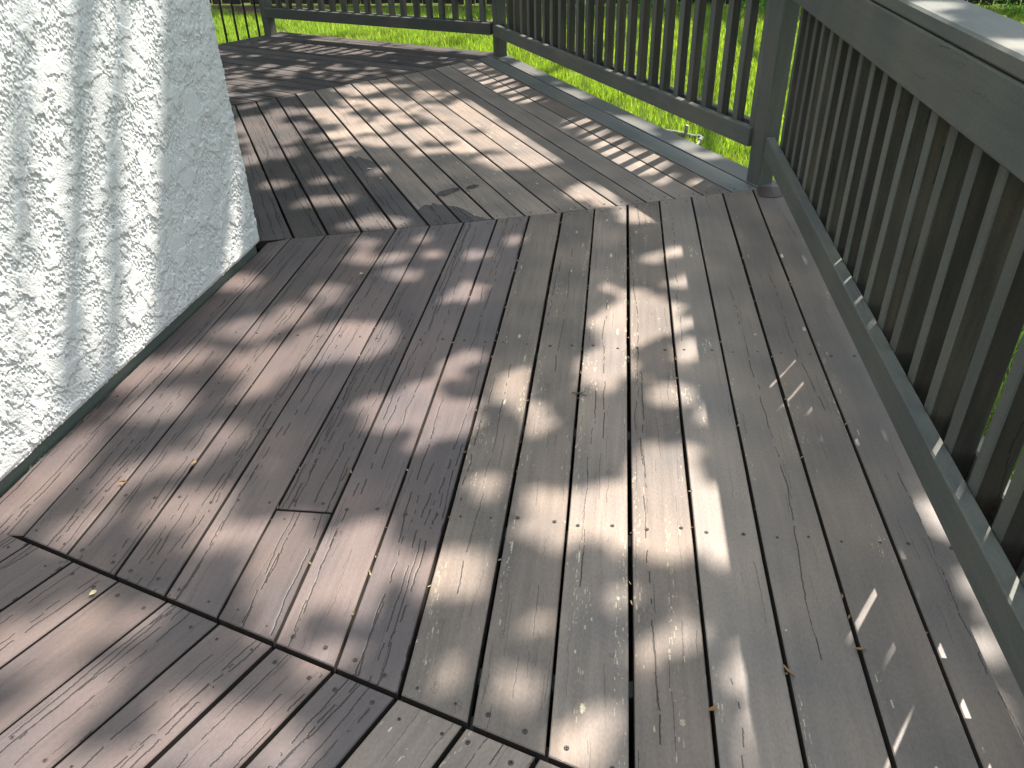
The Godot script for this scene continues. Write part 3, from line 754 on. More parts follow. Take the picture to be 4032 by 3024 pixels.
func wall_prism(st: SurfaceTool, ring: Array, y0: float, y1: float):
	var c := Vector2.ZERO
	var area := 0.0
	for i in ring.size():
		area += ring[i].cross(ring[(i + 1) % ring.size()])
	for i in ring.size():
		var a: Vector2 = ring[i]; var b: Vector2 = ring[(i + 1) % ring.size()]
		var t := (b - a).normalized(); var out := Vector2(t.y, -t.x) * signf(area)
		var l := a.distance_to(b)
		quad(st, v3(a, y0), v3(b, y0), v3(b, y1), v3(a, y1), v3(out, 0), Vector2(0, y0 * 2), Vector2(l * 2, y0 * 2), Vector2(l * 2, y1 * 2), Vector2(0, y1 * 2))
	var ids := Geometry2D.triangulate_polygon(PackedVector2Array(ring))
	for i in range(0, ids.size(), 3):
		tri(st, v3(ring[ids[i]], y1), v3(ring[ids[i + 1]], y1), v3(ring[ids[i + 2]], y1), Vector3.UP)
		tri(st, v3(ring[ids[i]], y0), v3(ring[ids[i + 1]], y0), v3(ring[ids[i + 2]], y0), Vector3.DOWN)

# ==================================================================== railings
func rail_bar(called: String, par: Node, a: Vector2, b: Vector2, y: float, hw: float, hh: float, bev := 0.004) -> MeshInstance3D:
	var st := new_st(); var d := v3(b - a, 0).normalized()
	beam(st, v3((a + b) * 0.5, y), Basis(d.cross(Vector3.UP), d, Vector3.UP), Vector3(hw, a.distance_to(b) * 0.5, hh), bev, rng.randf(), 0.125 * (rng.randi() % 8), 0.09)
	st.set_material(rail_mats[1]); return part(called, st.commit(), par)

func upright(called: String, par: Node, p: Vector2, d: Vector2, y0: float, y1: float, hw: float, yaw := 0.0, bev := 0.003, hd := 0.0, dark_sides := false) -> MeshInstance3D:
	var st := new_st()
	var sx: SurfaceTool = new_st() if dark_sides else null
	var dd := v3(d, 0).rotated(Vector3.UP, yaw)
	var lean := Vector3(rng.randf_range(-0.004, 0.004), 1, rng.randf_range(-0.004, 0.004)).normalized()
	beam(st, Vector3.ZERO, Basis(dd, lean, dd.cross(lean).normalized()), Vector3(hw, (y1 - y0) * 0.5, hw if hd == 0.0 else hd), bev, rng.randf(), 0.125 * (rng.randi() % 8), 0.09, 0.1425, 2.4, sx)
	st.set_material(rail_mats[rng.randi() % 3])
	var mesh := st.commit()
	if dark_sides:
		sx.set_material(side_mats[rng.randi() % 3]); sx.commit(mesh)
	return part(called, mesh, par, v3(p, (y0 + y1) * 0.5))

# a run of railing between s0 and s1 of heading az; o is the face towards the deck
func railing(label: String, az: float, o: float, s0: float, s1: float, first: float, pitch: float, count: int, deep := 0.023) -> Node3D:
	var t := thing("wooden_railing", label, "railing", Vector3.ZERO, "painted wooden railings round the deck")
	var n := nv(az)
	for k in 2:
		var oo := o + 0.019 + (0.039 + deep * 2.0) * k
		rail_bar("lower_rail", t, pos(az, oo, s0), pos(az, oo, s1), 0.207, 0.019, 0.044)
		rail_bar("upper_rail", t, pos(az, oo, s0), pos(az, oo, s1), 0.893, 0.019, 0.068)
	rail_bar("cap", t, pos(az, o + 0.069, s0 - 0.04), pos(az, o + 0.069, s1 + 0.04), 0.9825, 0.070, 0.0185, 0.006)
	for k in count:
		var s := first + pitch * k + rng.randf_range(-0.007, 0.007)
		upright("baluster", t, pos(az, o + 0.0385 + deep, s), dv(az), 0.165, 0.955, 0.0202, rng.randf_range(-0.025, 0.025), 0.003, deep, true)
	return t

func post(par: Node, p: Vector2, az: float):
	upright("post", par, p, dv(az), -0.3, 0.962, 0.0445, 0.0, 0.005)
	var st := new_st()

func build_railings():
	var p3 := Vector2(1.221, -3.698); var p2 := Vector2(-0.017, -6.967); var p1 := Vector2(-2.245, -8.315)
	var sc3 := p3.dot(dv(AZ_C)); var sc2 := p2.dot(dv(AZ_C))
	var rc := railing("dark green grey railing down the middle, green lawn bright between its balusters", AZ_C, 2.402, sc3 + 0.047, sc2 - 0.047, 3.105, 0.1358, 24)
	post(rc, p3, AZ_C); post(rc, p2, AZ_C)
	var azd := rad_to_deg(atan2((p1 - p2).x, -(p1 - p2).y))
	var sd2 := p2.dot(dv(azd)); var sd1 := p1.dot(dv(azd)); var od := p2.dot(nv(azd))
	var rd := railing("farthest dark railing at the back of the deck in front of the fence", azd, od - 0.062, sd2 + 0.05, sd1 - 0.02, sd2 + 0.15, 0.1345, 18)
	post(rd, p1, azd)
	var rb := railing("nearest railing at the right with wide cap and closely seen balusters", AZ_B, 0.690, -0.9, 3.70, 1.285 - 0.1335 * 15, 0.1335, 33, 0.026)
	post(rb, pos(AZ_B, 0.747, -0.96), AZ_B)

func build_iron_railing():
	var t := thing("iron_railing", "thin black metal bars left of the far corner post", "railing")
	var m := plain(srgb(0.006, 0.006, 0.006), 0.4)
	var a := Vector2(-2.30, -8.36); var d: Vector2 = (deck_end[0] - deck_end[1]).normalized()
	for k in 12:
		var p := a + d * (0.085 + 0.128 * k)
		var st := new_st()
		beam(st, Vector3.ZERO, Basis(v3(d, 0), Vector3.UP, v3(d, 0).cross(Vector3.UP)), Vector3(0.008, 0.52, 0.008), 0.002, 0, 0)
		st.set_material(m); part("bar", st.commit(), t, v3(p, 0.40))
	var b := a + d * 1.7
	for y in [0.925, -0.1]:
		var st := new_st()
		beam(st, v3((a + b) * 0.5, y), Basis(v3(d, 0).cross(Vector3.UP), v3(d, 0), Vector3.UP), Vector3(0.016, 0.87, 0.008), 0.002, 0, 0)
		st.set_material(m); part("rail", st.commit(), t)

# ==================================================================== fence
func build_fence():
	var f := thing("board_fence", "dark brown upright board fence across the back of the lawn", "fence")
	var tex := NoiseTexture2D.new(); tex.noise = noise(81, 0.04, 4); tex.width = 256; tex.height = 256; tex.seamless = true
	var mats: Array = []
	for k in 4:
		var m := StandardMaterial3D.new(); m.roughness = 0.9
		m.albedo_color = srgb(0.075 + 0.02 * k, 0.042 + 0.011 * k, 0.03 + 0.008 * k); m.albedo_texture = tex
		m.uv1_triplanar = true; m.uv1_scale = Vector3(6, 0.6, 6)
		mats.append(m)
	var ang := atan2(0.215, 1.0)
	var meshes: Array = []
	for k in 4:
		var st := new_st()
		beam(st, Vector3.ZERO, Basis(Vector3.RIGHT, Vector3.UP, Vector3.BACK), Vector3(0.068 - 0.001 * k, 0.92, 0.010), 0.002, 0, 0)
		st.set_material(mats[k]); meshes.append(st.commit())
	var t := -8.5
	while t < 10.5:
		var o := part("fence_board", meshes[rng.randi() % 4], f, fence_at(t, rng.randf_range(-0.003, 0.003), LAWN_Y + 0.97 + rng.randf_range(-0.012, 0.012)))
		o.rotation = Vector3(0, -ang, rng.randf_range(-0.004, 0.004))
		t += 0.142 + (rng.randf_range(0.0, 0.012))
	for y in [0.35, 1.0, 1.65]:
		var st := new_st()
		beam(st, fence_at(1.0, -0.032, LAWN_Y + y), Basis(Vector3.UP, Vector3(1, 0, 0.215).normalized(), Vector3.UP.cross(Vector3(1, 0, 0.215).normalized())), Vector3(0.044, 9.6, 0.019), 0.003, 0, 0)
		st.set_material(mats[1]); part("fence_rail", st.commit(), f)

# ==================================================================== small things
func build_pipe():
	var t := thing("garden_pipe", "grey plastic watering pipe with tee and elbow lying in grass beside the deck", "pipe", Vector3(1.185, LAWN_Y + 0.055, -5.193))
	var m := plain(srgb(0.17, 0.18, 0.165), 0.6); var mw := plain(srgb(0.36, 0.31, 0.25), 0.6)
	var st := new_st()
	tube(st, [Vector3(-0.16, -0.02, -0.22), Vector3(-0.05, 0, -0.07), Vector3(0, 0, 0), Vector3(0.075, 0.002, 0.068)], [0.0135, 0.0135, 0.0135, 0.0135], 12)
	st.set_material(m); part("pipe", st.commit(), t)
	var s2 := new_st()
	tube(s2, [Vector3(-0.024, 0, -0.03), Vector3(0.022, 0, 0.022)], [0.018, 0.018], 12)
	tube(s2, [Vector3(0, 0, 0), Vector3(0, 0.045, 0)], [0.012, 0.012], 10)
	s2.set_material(m); part("tee", s2.commit(), t)
	var s3 := new_st()
	tube(s3, [Vector3(-0.001, 0.04, 0), Vector3(0, 0.052, 0), Vector3(0.004, 0.066, 0.002)], [0.013, 0.015, 0.009], 8)
	s3.set_material(mw); part("stopper", s3.commit(), t)
	var s4 := new_st()
	tube(s4, [Vector3(0.062, 0.002, 0.056), Vector3(0.078, 0.003, 0.073), Vector3(0.083, 0.002, 0.09), Vector3(0.074, -0.004, 0.105), Vector3(0.066, -0.009, 0.118)], [0.0185, 0.0185, 0.0185, 0.0185, 0.0185], 12)
	s4.set_material(m); part("elbow", s4.commit(), t)
	var s5 := new_st()
	tube(s5, [Vector3(0.07, -0.006, 0.11), Vector3(0.02, -0.035, 0.19), Vector3(-0.06, -0.08, 0.32)], [0.0125, 0.0125, 0.0125], 12)
	s5.set_material(mw); part("riser", s5.commit(), t)

func leaf_mesh(l: float, w: float, curl: float, mat: Material) -> ArrayMesh:
	var st := new_st()
	var f := [0.0, 0.18, 0.45, 0.75, 1.0]; var g := [0.0, 0.7, 1.0, 0.6, 0.0]
	for i in 4:
		for s in [-1.0, 1.0]:
			var a := Vector3(f[i] * l - l * 0.5, curl * l * absf(f[i] - 0.5), 0); var b := Vector3(f[i + 1] * l - l * 0.5, curl * l * absf(f[i + 1] - 0.5), 0)
			var c := b + Vector3(0, g[i + 1] * w * 0.3, s * g[i + 1] * w * 0.5); var e := a + Vector3(0, g[i] * w * 0.3, s * g[i] * w * 0.5)
			quad(st, a, b, c, e, Vector3.UP)
	st.set_material(mat)
	return st.commit()

func build_litter():
	var mats := [plain(srgb(0.24, 0.13, 0.055), 0.7), plain(srgb(0.20, 0.14, 0.07), 0.7), plain(srgb(0.45, 0.39, 0.22), 0.7)]
	var spots := [[0.658, -0.986, 0.034, 0, "dry tan leaf caught upright in a gap near the right railing"], [0.505, -0.942, 0.036, 0, "curled orange brown leaf at the edge of a chipped board"], [0.346, -0.867, 0.030, 0, "long brown leaf wedged in the gap at the bottom of the deck"],
		[-0.682, -1.777, 0.028, 1, "small brown leaf caught in a gap of the dark boards near the knot"], [-0.842, -1.629, 0.03, 1, "small tan leaf in the second board gap from the house"], [-1.0, -1.561, 0.026, 0, "tiny brown leaf in the board gap nearest the house wall"]]
	for s in spots:
		var o := part(numbered("dry_leaf"), leaf_mesh(s[2], s[2] * 0.3, 0.3, mats[s[3]]), self, Vector3(s[0], 0.006, s[1]))
		o.rotation = Vector3(rng.randf_range(-0.6, 0.6), rng.randf() * TAU, rng.randf_range(-0.4, 0.4))
		tag(o, s[4], "leaf", "fallen leaves on the deck")
	for s in [[-0.565, -2.773, "small pale yellow bud lying on the dark boards in mid deck"], [-0.917, -1.191, "yellow and black bud lying on the dark boards at lower left"]]:
		var o := part(numbered("fallen_bud"), leaf_mesh(0.017, 0.013, 0.25, mats[2]), self, Vector3(s[0], 0.004, s[1]))
		o.rotation.y = rng.randf() * TAU
		tag(o, s[2], "bud", "fallen buds on the deck")
	var tw := thing("twig", "short forked grey twig lying across a board gap in mid deck", "twig", Vector3(0.197, 0.006, -1.903))
	var st := new_st()
	tube(st, [Vector3(-0.022, 0, -0.008), Vector3(0, 0.002, 0), Vector3(0.02, 0.001, 0.012)], [0.002, 0.0025, 0.0012], 6)
	tube(st, [Vector3(0, 0.002, 0), Vector3(0.016, 0.004, -0.006)], [0.002, 0.001], 6)
	st.set_material(plain(srgb(0.09, 0.07, 0.05), 0.9)); part("stem", st.commit(), tw)
	# crumbs of dry leaf that lie in the gaps
	var crumb := leaf_mesh(0.011, 0.006, 0.3, mats[1]); var crumb2 := leaf_mesh(0.013, 0.004, 0.3, plain(srgb(0.30, 0.24, 0.13), 0.8))
	var gaps := [-1.055, -0.773, -0.631, -0.490, -0.351, -0.209, -0.066, 0.081, 0.226, 0.375, 0.5225, 0.667]
	for w in 2:
		var mm := MultiMesh.new(); mm.transform_format = MultiMesh.TRANSFORM_3D; mm.mesh = crumb if w == 0 else crumb2; mm.instance_count = 60
		for k in 60:
			var o: float = gaps[rng.randi() % gaps.size()] + rng.randf_range(-0.004, 0.004)
			var p := pos(AZ_B, o, rng.randf_range(1.0, 3.3))
			mm.set_instance_transform(k, Transform3D(Basis.from_euler(Vector3(rng.randf_range(-0.7, 0.7), rng.randf() * TAU, rng.randf_range(-0.7, 0.7))), v3(p, rng.randf_range(-0.010, 0.002))))
		var mi := MultiMeshInstance3D.new(); mi.name = numbered("leaf_crumbs"); mi.multimesh = mm; add_child(mi); mi.set_meta("kind", "stuff")
		tag(mi, ("brown" if w == 0 else "straw coloured") + " leaf crumbs caught in the gaps between the boards", "leaf litter")
	for s in [[-0.71, -4.058, 0.012], [-0.63, -3.898, 0.009]]:
		var o := part(numbered("paint_flake"), leaf_mesh(s[2] * 2.0, s[2], 0.1, plain(srgb(0.7, 0.68, 0.6), 0.7)), self, Vector3(s[0], 0.004, s[1]))
		tag(o, "white paint flake on dark boards, " + ("the farther and larger of two" if s[2] > 0.01 else "the nearer and smaller of two"), "flake", "white flakes on the dark boards")

# ==================================================================== grass
func build_grass():
	var gm := StandardMaterial3D.new(); gm.albedo_color = Color.WHITE; gm.vertex_color_use_as_albedo = true; gm.roughness = 0.55; gm.metallic_specular = 0.35
	gm.backlight_enabled = true; gm.backlight = Color(1.0, 1.0, 0.45); gm.cull_mode = BaseMaterial3D.CULL_DISABLED
	var r := RandomNumberGenerator.new(); r.seed = 99
	var st := new_st()
	for b in 14:
		var a := r.randf() * TAU; var rad := sqrt(r.randf()) * 0.05
		var p := Vector3(cos(a) * rad, -0.01, sin(a) * rad)
		var yaw := r.randf() * TAU; var side := Vector3(cos(yaw), 0, sin(yaw)); var lean := Vector3(-sin(yaw), 0, cos(yaw)) * r.randf_range(-0.6, 0.6) + side * r.randf_range(-0.15, 0.15)
		var h := r.randf_range(0.05, 0.12); var w := r.randf_range(0.0018, 0.0034)
		var m1 := p + Vector3.UP * h * 0.5 + lean * h * 0.22; var tip := p + Vector3.UP * h * 0.92 + lean * h * 0.75
		var n := side.cross(m1 - p).normalized()
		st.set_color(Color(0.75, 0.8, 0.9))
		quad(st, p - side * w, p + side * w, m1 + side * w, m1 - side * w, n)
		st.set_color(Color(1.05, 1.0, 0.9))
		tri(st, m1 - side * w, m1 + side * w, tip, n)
	st.set_material(gm)
	var mesh := st.commit()
	var tf: Array = []; var cols: Array = []
	var nn := noise(21, 0.5, 2); var patchy := noise(31, 1.3, 3)
	var x := -6.5
	var cell := 0.062
	while x < 7.5:
		var z := -12.6
		while z < 0.2:
			var px := x + r.randf_range(-0.03, 0.03); var pz := z + r.randf_range(-0.03, 0.03)
			z += cell
			var p := Vector2(px, pz)
			# keep off the deck, the house, the mulch bed; skip what no view past the railing reaches
			if p.dot(nv(AZ_C)) < 2.56 and p.dot(nv(AZ_B)) < 0.84:
				var oD := pos(AZ_C, 2.56, meet(AZ_C, 2.56, seam_cd)).dot(nv(AZ_D))
				if p.dot(nv(AZ_D)) < oD and not (p.x < -2.2 and (p - deck_end[1]).dot(Vector2(deck_end[1].y - deck_end[0].y, deck_end[0].x - deck_end[1].x)) > 0.0):
					continue
			if p.x < -2.0 and p.y > -7.0: continue
			if p.dot(nv(AZ_B)) < 0.84 and p.dot(nv(AZ_C)) < 2.56 and p.y > -6.0: continue
			if pz > -2.0 and px > 4.5: continue
			var dd := Vector2(1, 0.215).normalized(); var rel := p - Vector2(0, -11.52)
			var front := rel.dot(Vector2(-dd.y, dd.x)); var along := rel.dot(dd)
			if front < bed_depth(along) * r.randf_range(0.8, 1.1) and along < 1.0: continue
			if front < 0.05: continue
			var pt := patchy.get_noise_2d(px, pz)
			if pt < -0.38 and r.randf() < 0.7: continue
			var sc := r.randf_range(0.7, 1.25) * (1.0 + 0.3 * pt)
			tf.append(Transform3D(Basis(Vector3.UP, r.randf() * TAU).scaled(Vector3(sc, sc, sc)), Vector3(px, ground_y(px, pz, nn), pz)))
			var g := 1.0 + r.randf_range(-0.38, 0.3)
			var dry := maxf(0.0, -pt) * 0.6 + (0.5 if r.randf() < 0.03 else 0.0)
			cols.append(Color((0.32 + dry * 0.12) * g, 0.47 * g, (0.12 + dry * 0.03) * g))
		x += cell
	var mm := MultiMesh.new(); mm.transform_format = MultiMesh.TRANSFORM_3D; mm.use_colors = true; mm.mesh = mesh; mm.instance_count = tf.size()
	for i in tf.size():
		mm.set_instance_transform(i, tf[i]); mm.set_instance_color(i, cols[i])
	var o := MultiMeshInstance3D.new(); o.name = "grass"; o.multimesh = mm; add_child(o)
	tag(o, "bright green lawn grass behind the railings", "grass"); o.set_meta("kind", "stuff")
	# low weeds along the fence on the right
	var wm := StandardMaterial3D.new(); wm.albedo_color = srgb(0.05, 0.12, 0.03); wm.roughness = 0.6; wm.backlight_enabled = true; wm.backlight = Color(0.5, 0.8, 0.2); wm.cull_mode = BaseMaterial3D.CULL_DISABLED
	var lm := leaf_mesh(0.055, 0.032, -0.2, wm)
	var labels := ["low leafy weed at the fence foot behind the middle railing", "leafy weed clump at the fence behind the right end of the middle railing", "dark green bush by the fence above the railing cap at upper right"]
	var at := [[2.0, 0.3, 0.22, 0.5], [3.3, 0.3, 0.28, 0.55], [6.4, 0.45, 0.45, 0.9]]
	for i in 3:
		var base := fence_at(at[i][0], at[i][1], LAWN_Y)
		var w := thing("weed_bush" if i < 2 else "bush", labels[i], "plant", base)
		var m2 := MultiMesh.new(); m2.transform_format = MultiMesh.TRANSFORM_3D; m2.mesh = lm; m2.instance_count = 420
		for k in 420:
			var v: Vector3 = Vector3(r.randfn(), 0, r.randfn()) * at[i][3] * 0.42
			v.y = absf(r.randfn()) * at[i][2] * 0.5 + 0.03
			m2.set_instance_transform(k, Transform3D(Basis.from_euler(Vector3(r.randf_range(-0.8, 0.8), r.randf() * TAU, r.randf_range(-0.8, 0.8))), v))
		var mi := MultiMeshInstance3D.new(); mi.name = "leaves"; mi.multimesh = m2; mi.set_meta("kind", "stuff"); w.add_child(mi)
		var ss := new_st()
		for k in 9:
			var e := Vector3(r.randfn() * at[i][3] * 0.35, at[i][2] * r.randf_range(0.6, 1.1), r.randfn() * at[i][3] * 0.35)
			tube(ss, [Vector3(e.x * 0.2, -0.02, e.z * 0.2), e * 0.6, e], [0.005, 0.004, 0.002], 5)
		ss.set_material(plain(srgb(0.06, 0.08, 0.03), 0.9)); part("stem", ss.commit(), w)

# ==================================================================== the tree that shades the deck
func build_tree():
	# added trees, all out of view, that block low sky light round the deck
	var bl := plain(srgb(0.04, 0.075, 0.02), 0.6); bl.cull_mode = BaseMaterial3D.CULL_DISABLED
	var big := leaf_mesh(0.30, 0.20, 0.1, bl); var bk := plain(srgb(0.06, 0.048, 0.038), 0.95)
	var rb := RandomNumberGenerator.new(); rb.seed = 44
	var word := ["leftmost", "second from the left", "third from the left", "fourth from the left", "rightmost"]
	for i in 5:
		pass
	var rows := [[-9.5, -19.5], [-4.0, -18.6], [1.8, -17.6], [7.5, -16.6], [13.5, -14.5], [13.5, -6.5], [12.5, 0.5], [8.5, 5.5], [3.5, 6.5], [-2.5, 7.0]]
	for i in rows.size():
		var bp := Vector3(rows[i][0], LAWN_Y, rows[i][1])
		var bt := thing("added_sky_block_tree", ("added unseen tree blocking sky light behind the board fence, %s of the row" % word[i]) if i < 5 else "added unseen tree blocking sky light at the edge of the lawn, %s" % ["right of the deck near the fence", "right of the deck", "behind at the right", "straight behind", "behind at the left"][i - 5], "tree", bp, "added trees behind the fence" if i < 5 else "added trees round the lawn")
		var b2 := MultiMesh.new(); b2.transform_format = MultiMesh.TRANSFORM_3D; b2.mesh = big; b2.instance_count = 4500
		for k in 4500:
			var dir := Vector3(rb.randfn(), rb.randfn(), rb.randfn()).normalized() * pow(rb.randf(), 0.4)
			b2.set_instance_transform(k, Transform3D(Basis.from_euler(Vector3(rb.randf() * TAU, rb.randf() * TAU, 0)), Vector3(dir.x * 3.2, (4.4 if i < 5 else 5.6) + dir.y * (3.9 if i < 5 else 5.2), dir.z * (1.9 if i < 5 else 2.6))))
		var bo := MultiMeshInstance3D.new(); bo.name = "crown"; bo.multimesh = b2; bo.set_meta("kind", "stuff"); bt.add_child(bo)
		var bs2 := new_st(); tube(bs2, [Vector3(0, -0.2, 0), Vector3(0.05, 2.0, 0), Vector3(0, 5.0, 0)], [0.2, 0.16, 0.08], 10)
		bs2.set_material(bk); part("trunk", bs2.commit(), bt)
	# a grid over the deck plane: where the foliage lets the sun through
	var x0 := -7.6; var z0 := -10.2; var cell := 0.025
	var nx := int(11.6 / cell); var nz := int(11.3 / cell)
	var open := PackedByteArray(); open.resize(nx * nz)
	var wob := noise(91, 5.0, 3)
	for list in [SUN_NEAR_HOUSE, SUN_MIDDLE, SUN_ON_RAIL, SUN_FAR_BOARDS]:
		if list == SUN_ON_RAIL:
			# a dense bough keeps the sun off most of the nearest cap
			for iz in nz:
				for ix in nx:
					var ob := Vector2(x0 + ix * cell, z0 + iz * cell).dot(nv(AZ_B))
					if ob > 0.325 and ob < 0.48 and z0 + iz * cell > -3.0: open[iz * nx + ix] = 0
		for i in range(0, list.size(), 6):
			var c := Vector2(list[i], list[i + 1]); var a := Vector2(list[i + 2], list[i + 3]); var b := Vector2(list[i + 4], list[i + 5])
			var ext := absf(a.x) + absf(b.x) + 0.05; var ezt := absf(a.y) + absf(b.y) + 0.05
			var det := a.cross(b)
			if absf(det) < 1e-5: continue
			for ix in range(maxi(0, int((c.x - ext - x0) / cell)), mini(nx, int((c.x + ext - x0) / cell) + 1)):
				for iz in range(maxi(0, int((c.y - ezt - z0) / cell)), mini(nz, int((c.y + ezt - z0) / cell) + 1)):
					var p := Vector2(x0 + ix * cell, z0 + iz * cell) - c
					var s := p.cross(b) / det; var t := a.cross(p) / det
					if s * s + t * t < 1.1 + wob.get_noise_2d(p.x + c.x, p.y + c.y) * 0.7:
						open[iz * nx + ix] = 1
	# small gaps between the outer leaves, scattered over the far boards
	var rg := RandomNumberGenerator.new(); rg.seed = 12
	var clump := noise(96, 0.9, 2)
	for i in 1500:
		var c := Vector2(rg.randf_range(-3.3, 1.3), rg.randf_range(-8.6, -3.9))
		var oc := c.dot(nv(AZ_C)); var sd: float = (c - seam_cd[0]).dot(Vector2(-0.637, -0.771))
		if oc > 2.5 and sd < 0.0: continue
		if c.dot(dv(AZ_C)) < 4.35 and rg.randf() < 0.93: continue
		var keep := 0.55 + clump.get_noise_2d(c.x, c.y) * 1.3 - (0.18 if sd > 0.0 else 0.0) - (0.2 if oc > 1.78 else 0.0)
		if rg.randf() > keep: continue
		var rx := rg.randf_range(0.02, 0.05) + (0.04 if rg.randf() < 0.15 else 0.0); var rz := rx * rg.randf_range(0.6, 1.0); var an := rg.randf() * PI
		var e1 := Vector2(cos(an), sin(an)); var e2 := Vector2(-e1.y, e1.x); var ext := int(rx / cell) + 1
		var cx := int((c.x - x0) / cell); var cz := int((c.y - z0) / cell)
		for ix in range(cx - ext, cx + ext + 1):
			for iz in range(cz - ext, cz + ext + 1):
				var p := Vector2(x0 + ix * cell, z0 + iz * cell) - c
				if pow(p.dot(e1) / rx, 2.0) + pow(p.dot(e2) / rz, 2.0) <= 1.0: open[iz * nx + ix] = 1
	var pin := noise(92, 7.0, 2); var pin2 := noise(93, 3.0, 2); var str := noise(94, 9.0, 2)
	var r := RandomNumberGenerator.new(); r.seed = 5
	for iz in nz:
		for ix in nx:
			var p := Vector2(x0 + ix * cell, z0 + iz * cell); var k := iz * nx + ix
			var oc := p.dot(nv(AZ_C)); var sc := p.dot(dv(AZ_C)); var ob := p.dot(nv(AZ_B)); var od := p.dot(nv(AZ_D))
			# how far into the farthest run the point lies
			var sd: float = (p - seam_cd[0]).dot(Vector2(-0.637, -0.771))
			# beyond the sunlit part of the house wall: closed foliage over the roof
			if p.x < -3.4 or ob < -2.9: continue
			# the streaks on the house wall
			if p.y > -3.2 and (ob < -1.5 or (oc < 0.05 and p.y < -2.2)):
				var v := p.y + 0.02 * wob.get_noise_2d(p.x * 0.5, p.y * 0.5)
				var thin: bool = str.get_noise_2d(p.x * 0.8, p.y * 1.6) > -0.08
				if (v > -2.19 and v < -2.04) or (thin and ((v > -1.93 and v < -1.86) or (v > -1.74 and v < -1.62) or (v > -1.53 and v < -1.40) or (v > -1.33 and v < -1.22))) or (v > -1.2 and v < -0.2 and pin.get_noise_2d(p.x * 0.3, v * 2.0) > 0.0) or (v > -2.77 and v < -2.72 and p.x > -1.25):
					open[k] = 1
			# loose outer foliage: many small holes over the far boards
			elif p.y < -4.2 and oc < 1.78 and sc > 4.0:
				pass
			elif oc >= 1.78 and oc < 2.45 and sc > 4.7:
				pass
			# the lawn behind the railings lies mostly in the sun
			if oc > 2.62 and sc > 3.3 and p.x > 0.0 and p.y < -3.6 - 0.3 * p.x:
				open[k] = 1
			elif oc > 2.5 and od > 4.0 and p.y < -6.9:
				if pin2.get_noise_2d(p.x, p.y) > -0.05 - 0.5 * clampf((p.x + 1.8) * 0.5, 0.0, 1.0): open[k] = 1
			elif od > 5.0 and p.y < -7.2:
				if pin.get_noise_2d(p.x * 0.9, p.y * 1.4) > -0.02: open[k] = 1
	var tm := StandardMaterial3D.new(); tm.albedo_color = srgb(0.055, 0.105, 0.025); tm.roughness = 0.55; tm.cull_mode = BaseMaterial3D.CULL_DISABLED
	tm.backlight_enabled = true; tm.backlight = Color(0.35, 0.5, 0.1)
	var lm := leaf_mesh(0.10, 0.062, 0.05, tm)
	var a := deg_to_rad(SUN_AZ); var kx := sin(a) * SUN_K; var kz := -cos(a) * SUN_K
	var lay := noise(95, 0.5, 2)
	var tf: Array = []
	for i in 360000:
		var u := x0 + r.randf() * (nx - 1) * cell; var v := z0 + r.randf() * (nz - 1) * cell
		# no leaf may reach into an opening
		var mg := 0.03
		var shut := true
		for q in [[0, 0], [mg, 0], [-mg, 0], [0, mg], [0, -mg], [mg * 0.7, mg * 0.7], [-mg * 0.7, mg * 0.7], [mg * 0.7, -mg * 0.7], [-mg * 0.7, -mg * 0.7]]:
			if open[clampi(int((v + q[1] - z0) / cell), 0, nz - 1) * nx + clampi(int((u + q[0] - x0) / cell), 0, nx - 1)] == 1:
				shut = false
				break
		if not shut: continue
		var ragged := lay.get_noise_2d(u, v)
		if u > 3.4 + ragged or v < -9.6 + ragged: continue
		# no bough reaches over the near part of the roof
		if u < -2.3 and v > -3.2 + ragged: continue
		var sd2: float = (Vector2(u, v) - seam_cd[0]).dot(Vector2(-0.637, -0.771))
		var h := lerpf(4.6, 6.6, smoothstep(-0.2, -0.8, u))
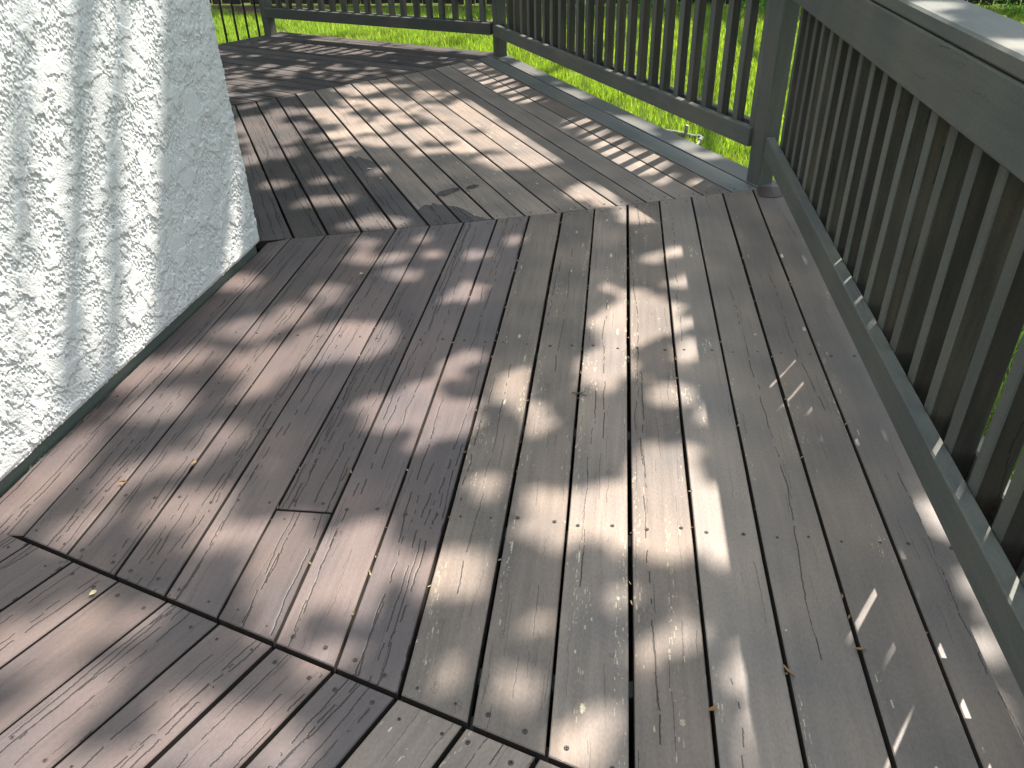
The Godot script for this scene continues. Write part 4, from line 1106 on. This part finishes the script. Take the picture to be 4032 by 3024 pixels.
		h = lerpf(h, 7.4, smoothstep(-3.2, -4.4, v))
		h = lerpf(h, 8.6, smoothstep(-1.1, -1.5, u) * smoothstep(-3.4, -3.0, v))
		h = lerpf(h, 4.7, smoothstep(-0.2, 0.5, sd2))
		h = lerpf(h, 5.0, smoothstep(-1.9, -2.8, u) * smoothstep(-3.0, -3.6, v)) + ragged * 0.9 + absf(r.randfn()) * 0.6
		var bs := Basis.from_euler(Vector3(r.randfn() * 0.5 - 0.35, r.randf() * TAU, r.randfn() * 0.5))
		tf.append(Transform3D(bs.scaled(Vector3.ONE * r.randf_range(0.7, 1.15)), Vector3(u + kx * h, h, v + kz * h)))
	var base := Vector3(5.2, LAWN_Y, -14.6)
	var tree := thing("shade_tree", "large leafy tree beyond the fence that dapples the deck with shade", "tree", base)
	var mm := MultiMesh.new(); mm.transform_format = MultiMesh.TRANSFORM_3D; mm.mesh = lm; mm.instance_count = tf.size()
	for i in tf.size():
		mm.set_instance_transform(i, Transform3D(tf[i].basis, tf[i].origin - base))
	var o := MultiMeshInstance3D.new(); o.name = "crown"; o.multimesh = mm; o.set_meta("kind", "stuff"); tree.add_child(o)
	var bark := plain(srgb(0.07, 0.055, 0.042), 0.95)
	var st := new_st()
	tube(st, [Vector3(0, -0.2, 0), Vector3(0, 0.4, 0), Vector3(-0.1, 2.5, 0.1), Vector3(-0.2, 4.6, 0.4)], [0.30, 0.22, 0.19, 0.16], 14)
	st.set_material(bark); part("trunk", st.commit(), tree)
	var fork := Vector3(-0.2, 4.5, 0.4)
	for e in [[-2.2, 8.0, 5.0], [-0.6, 8.3, 8.5], [0.9, 8.1, 6.5], [-3.2, 8.4, 2.0]]:
		var sl := new_st(); var t := Vector3(e[0], e[1], e[2])
		tube(sl, [fork, fork.lerp(t, 0.35) + Vector3(0, 0.5, 0), fork.lerp(t, 0.7) + Vector3(0, 0.4, 0), t], [0.11, 0.075, 0.045, 0.015], 9)
		sl.set_material(bark); part("limb", sl.commit(), tree)
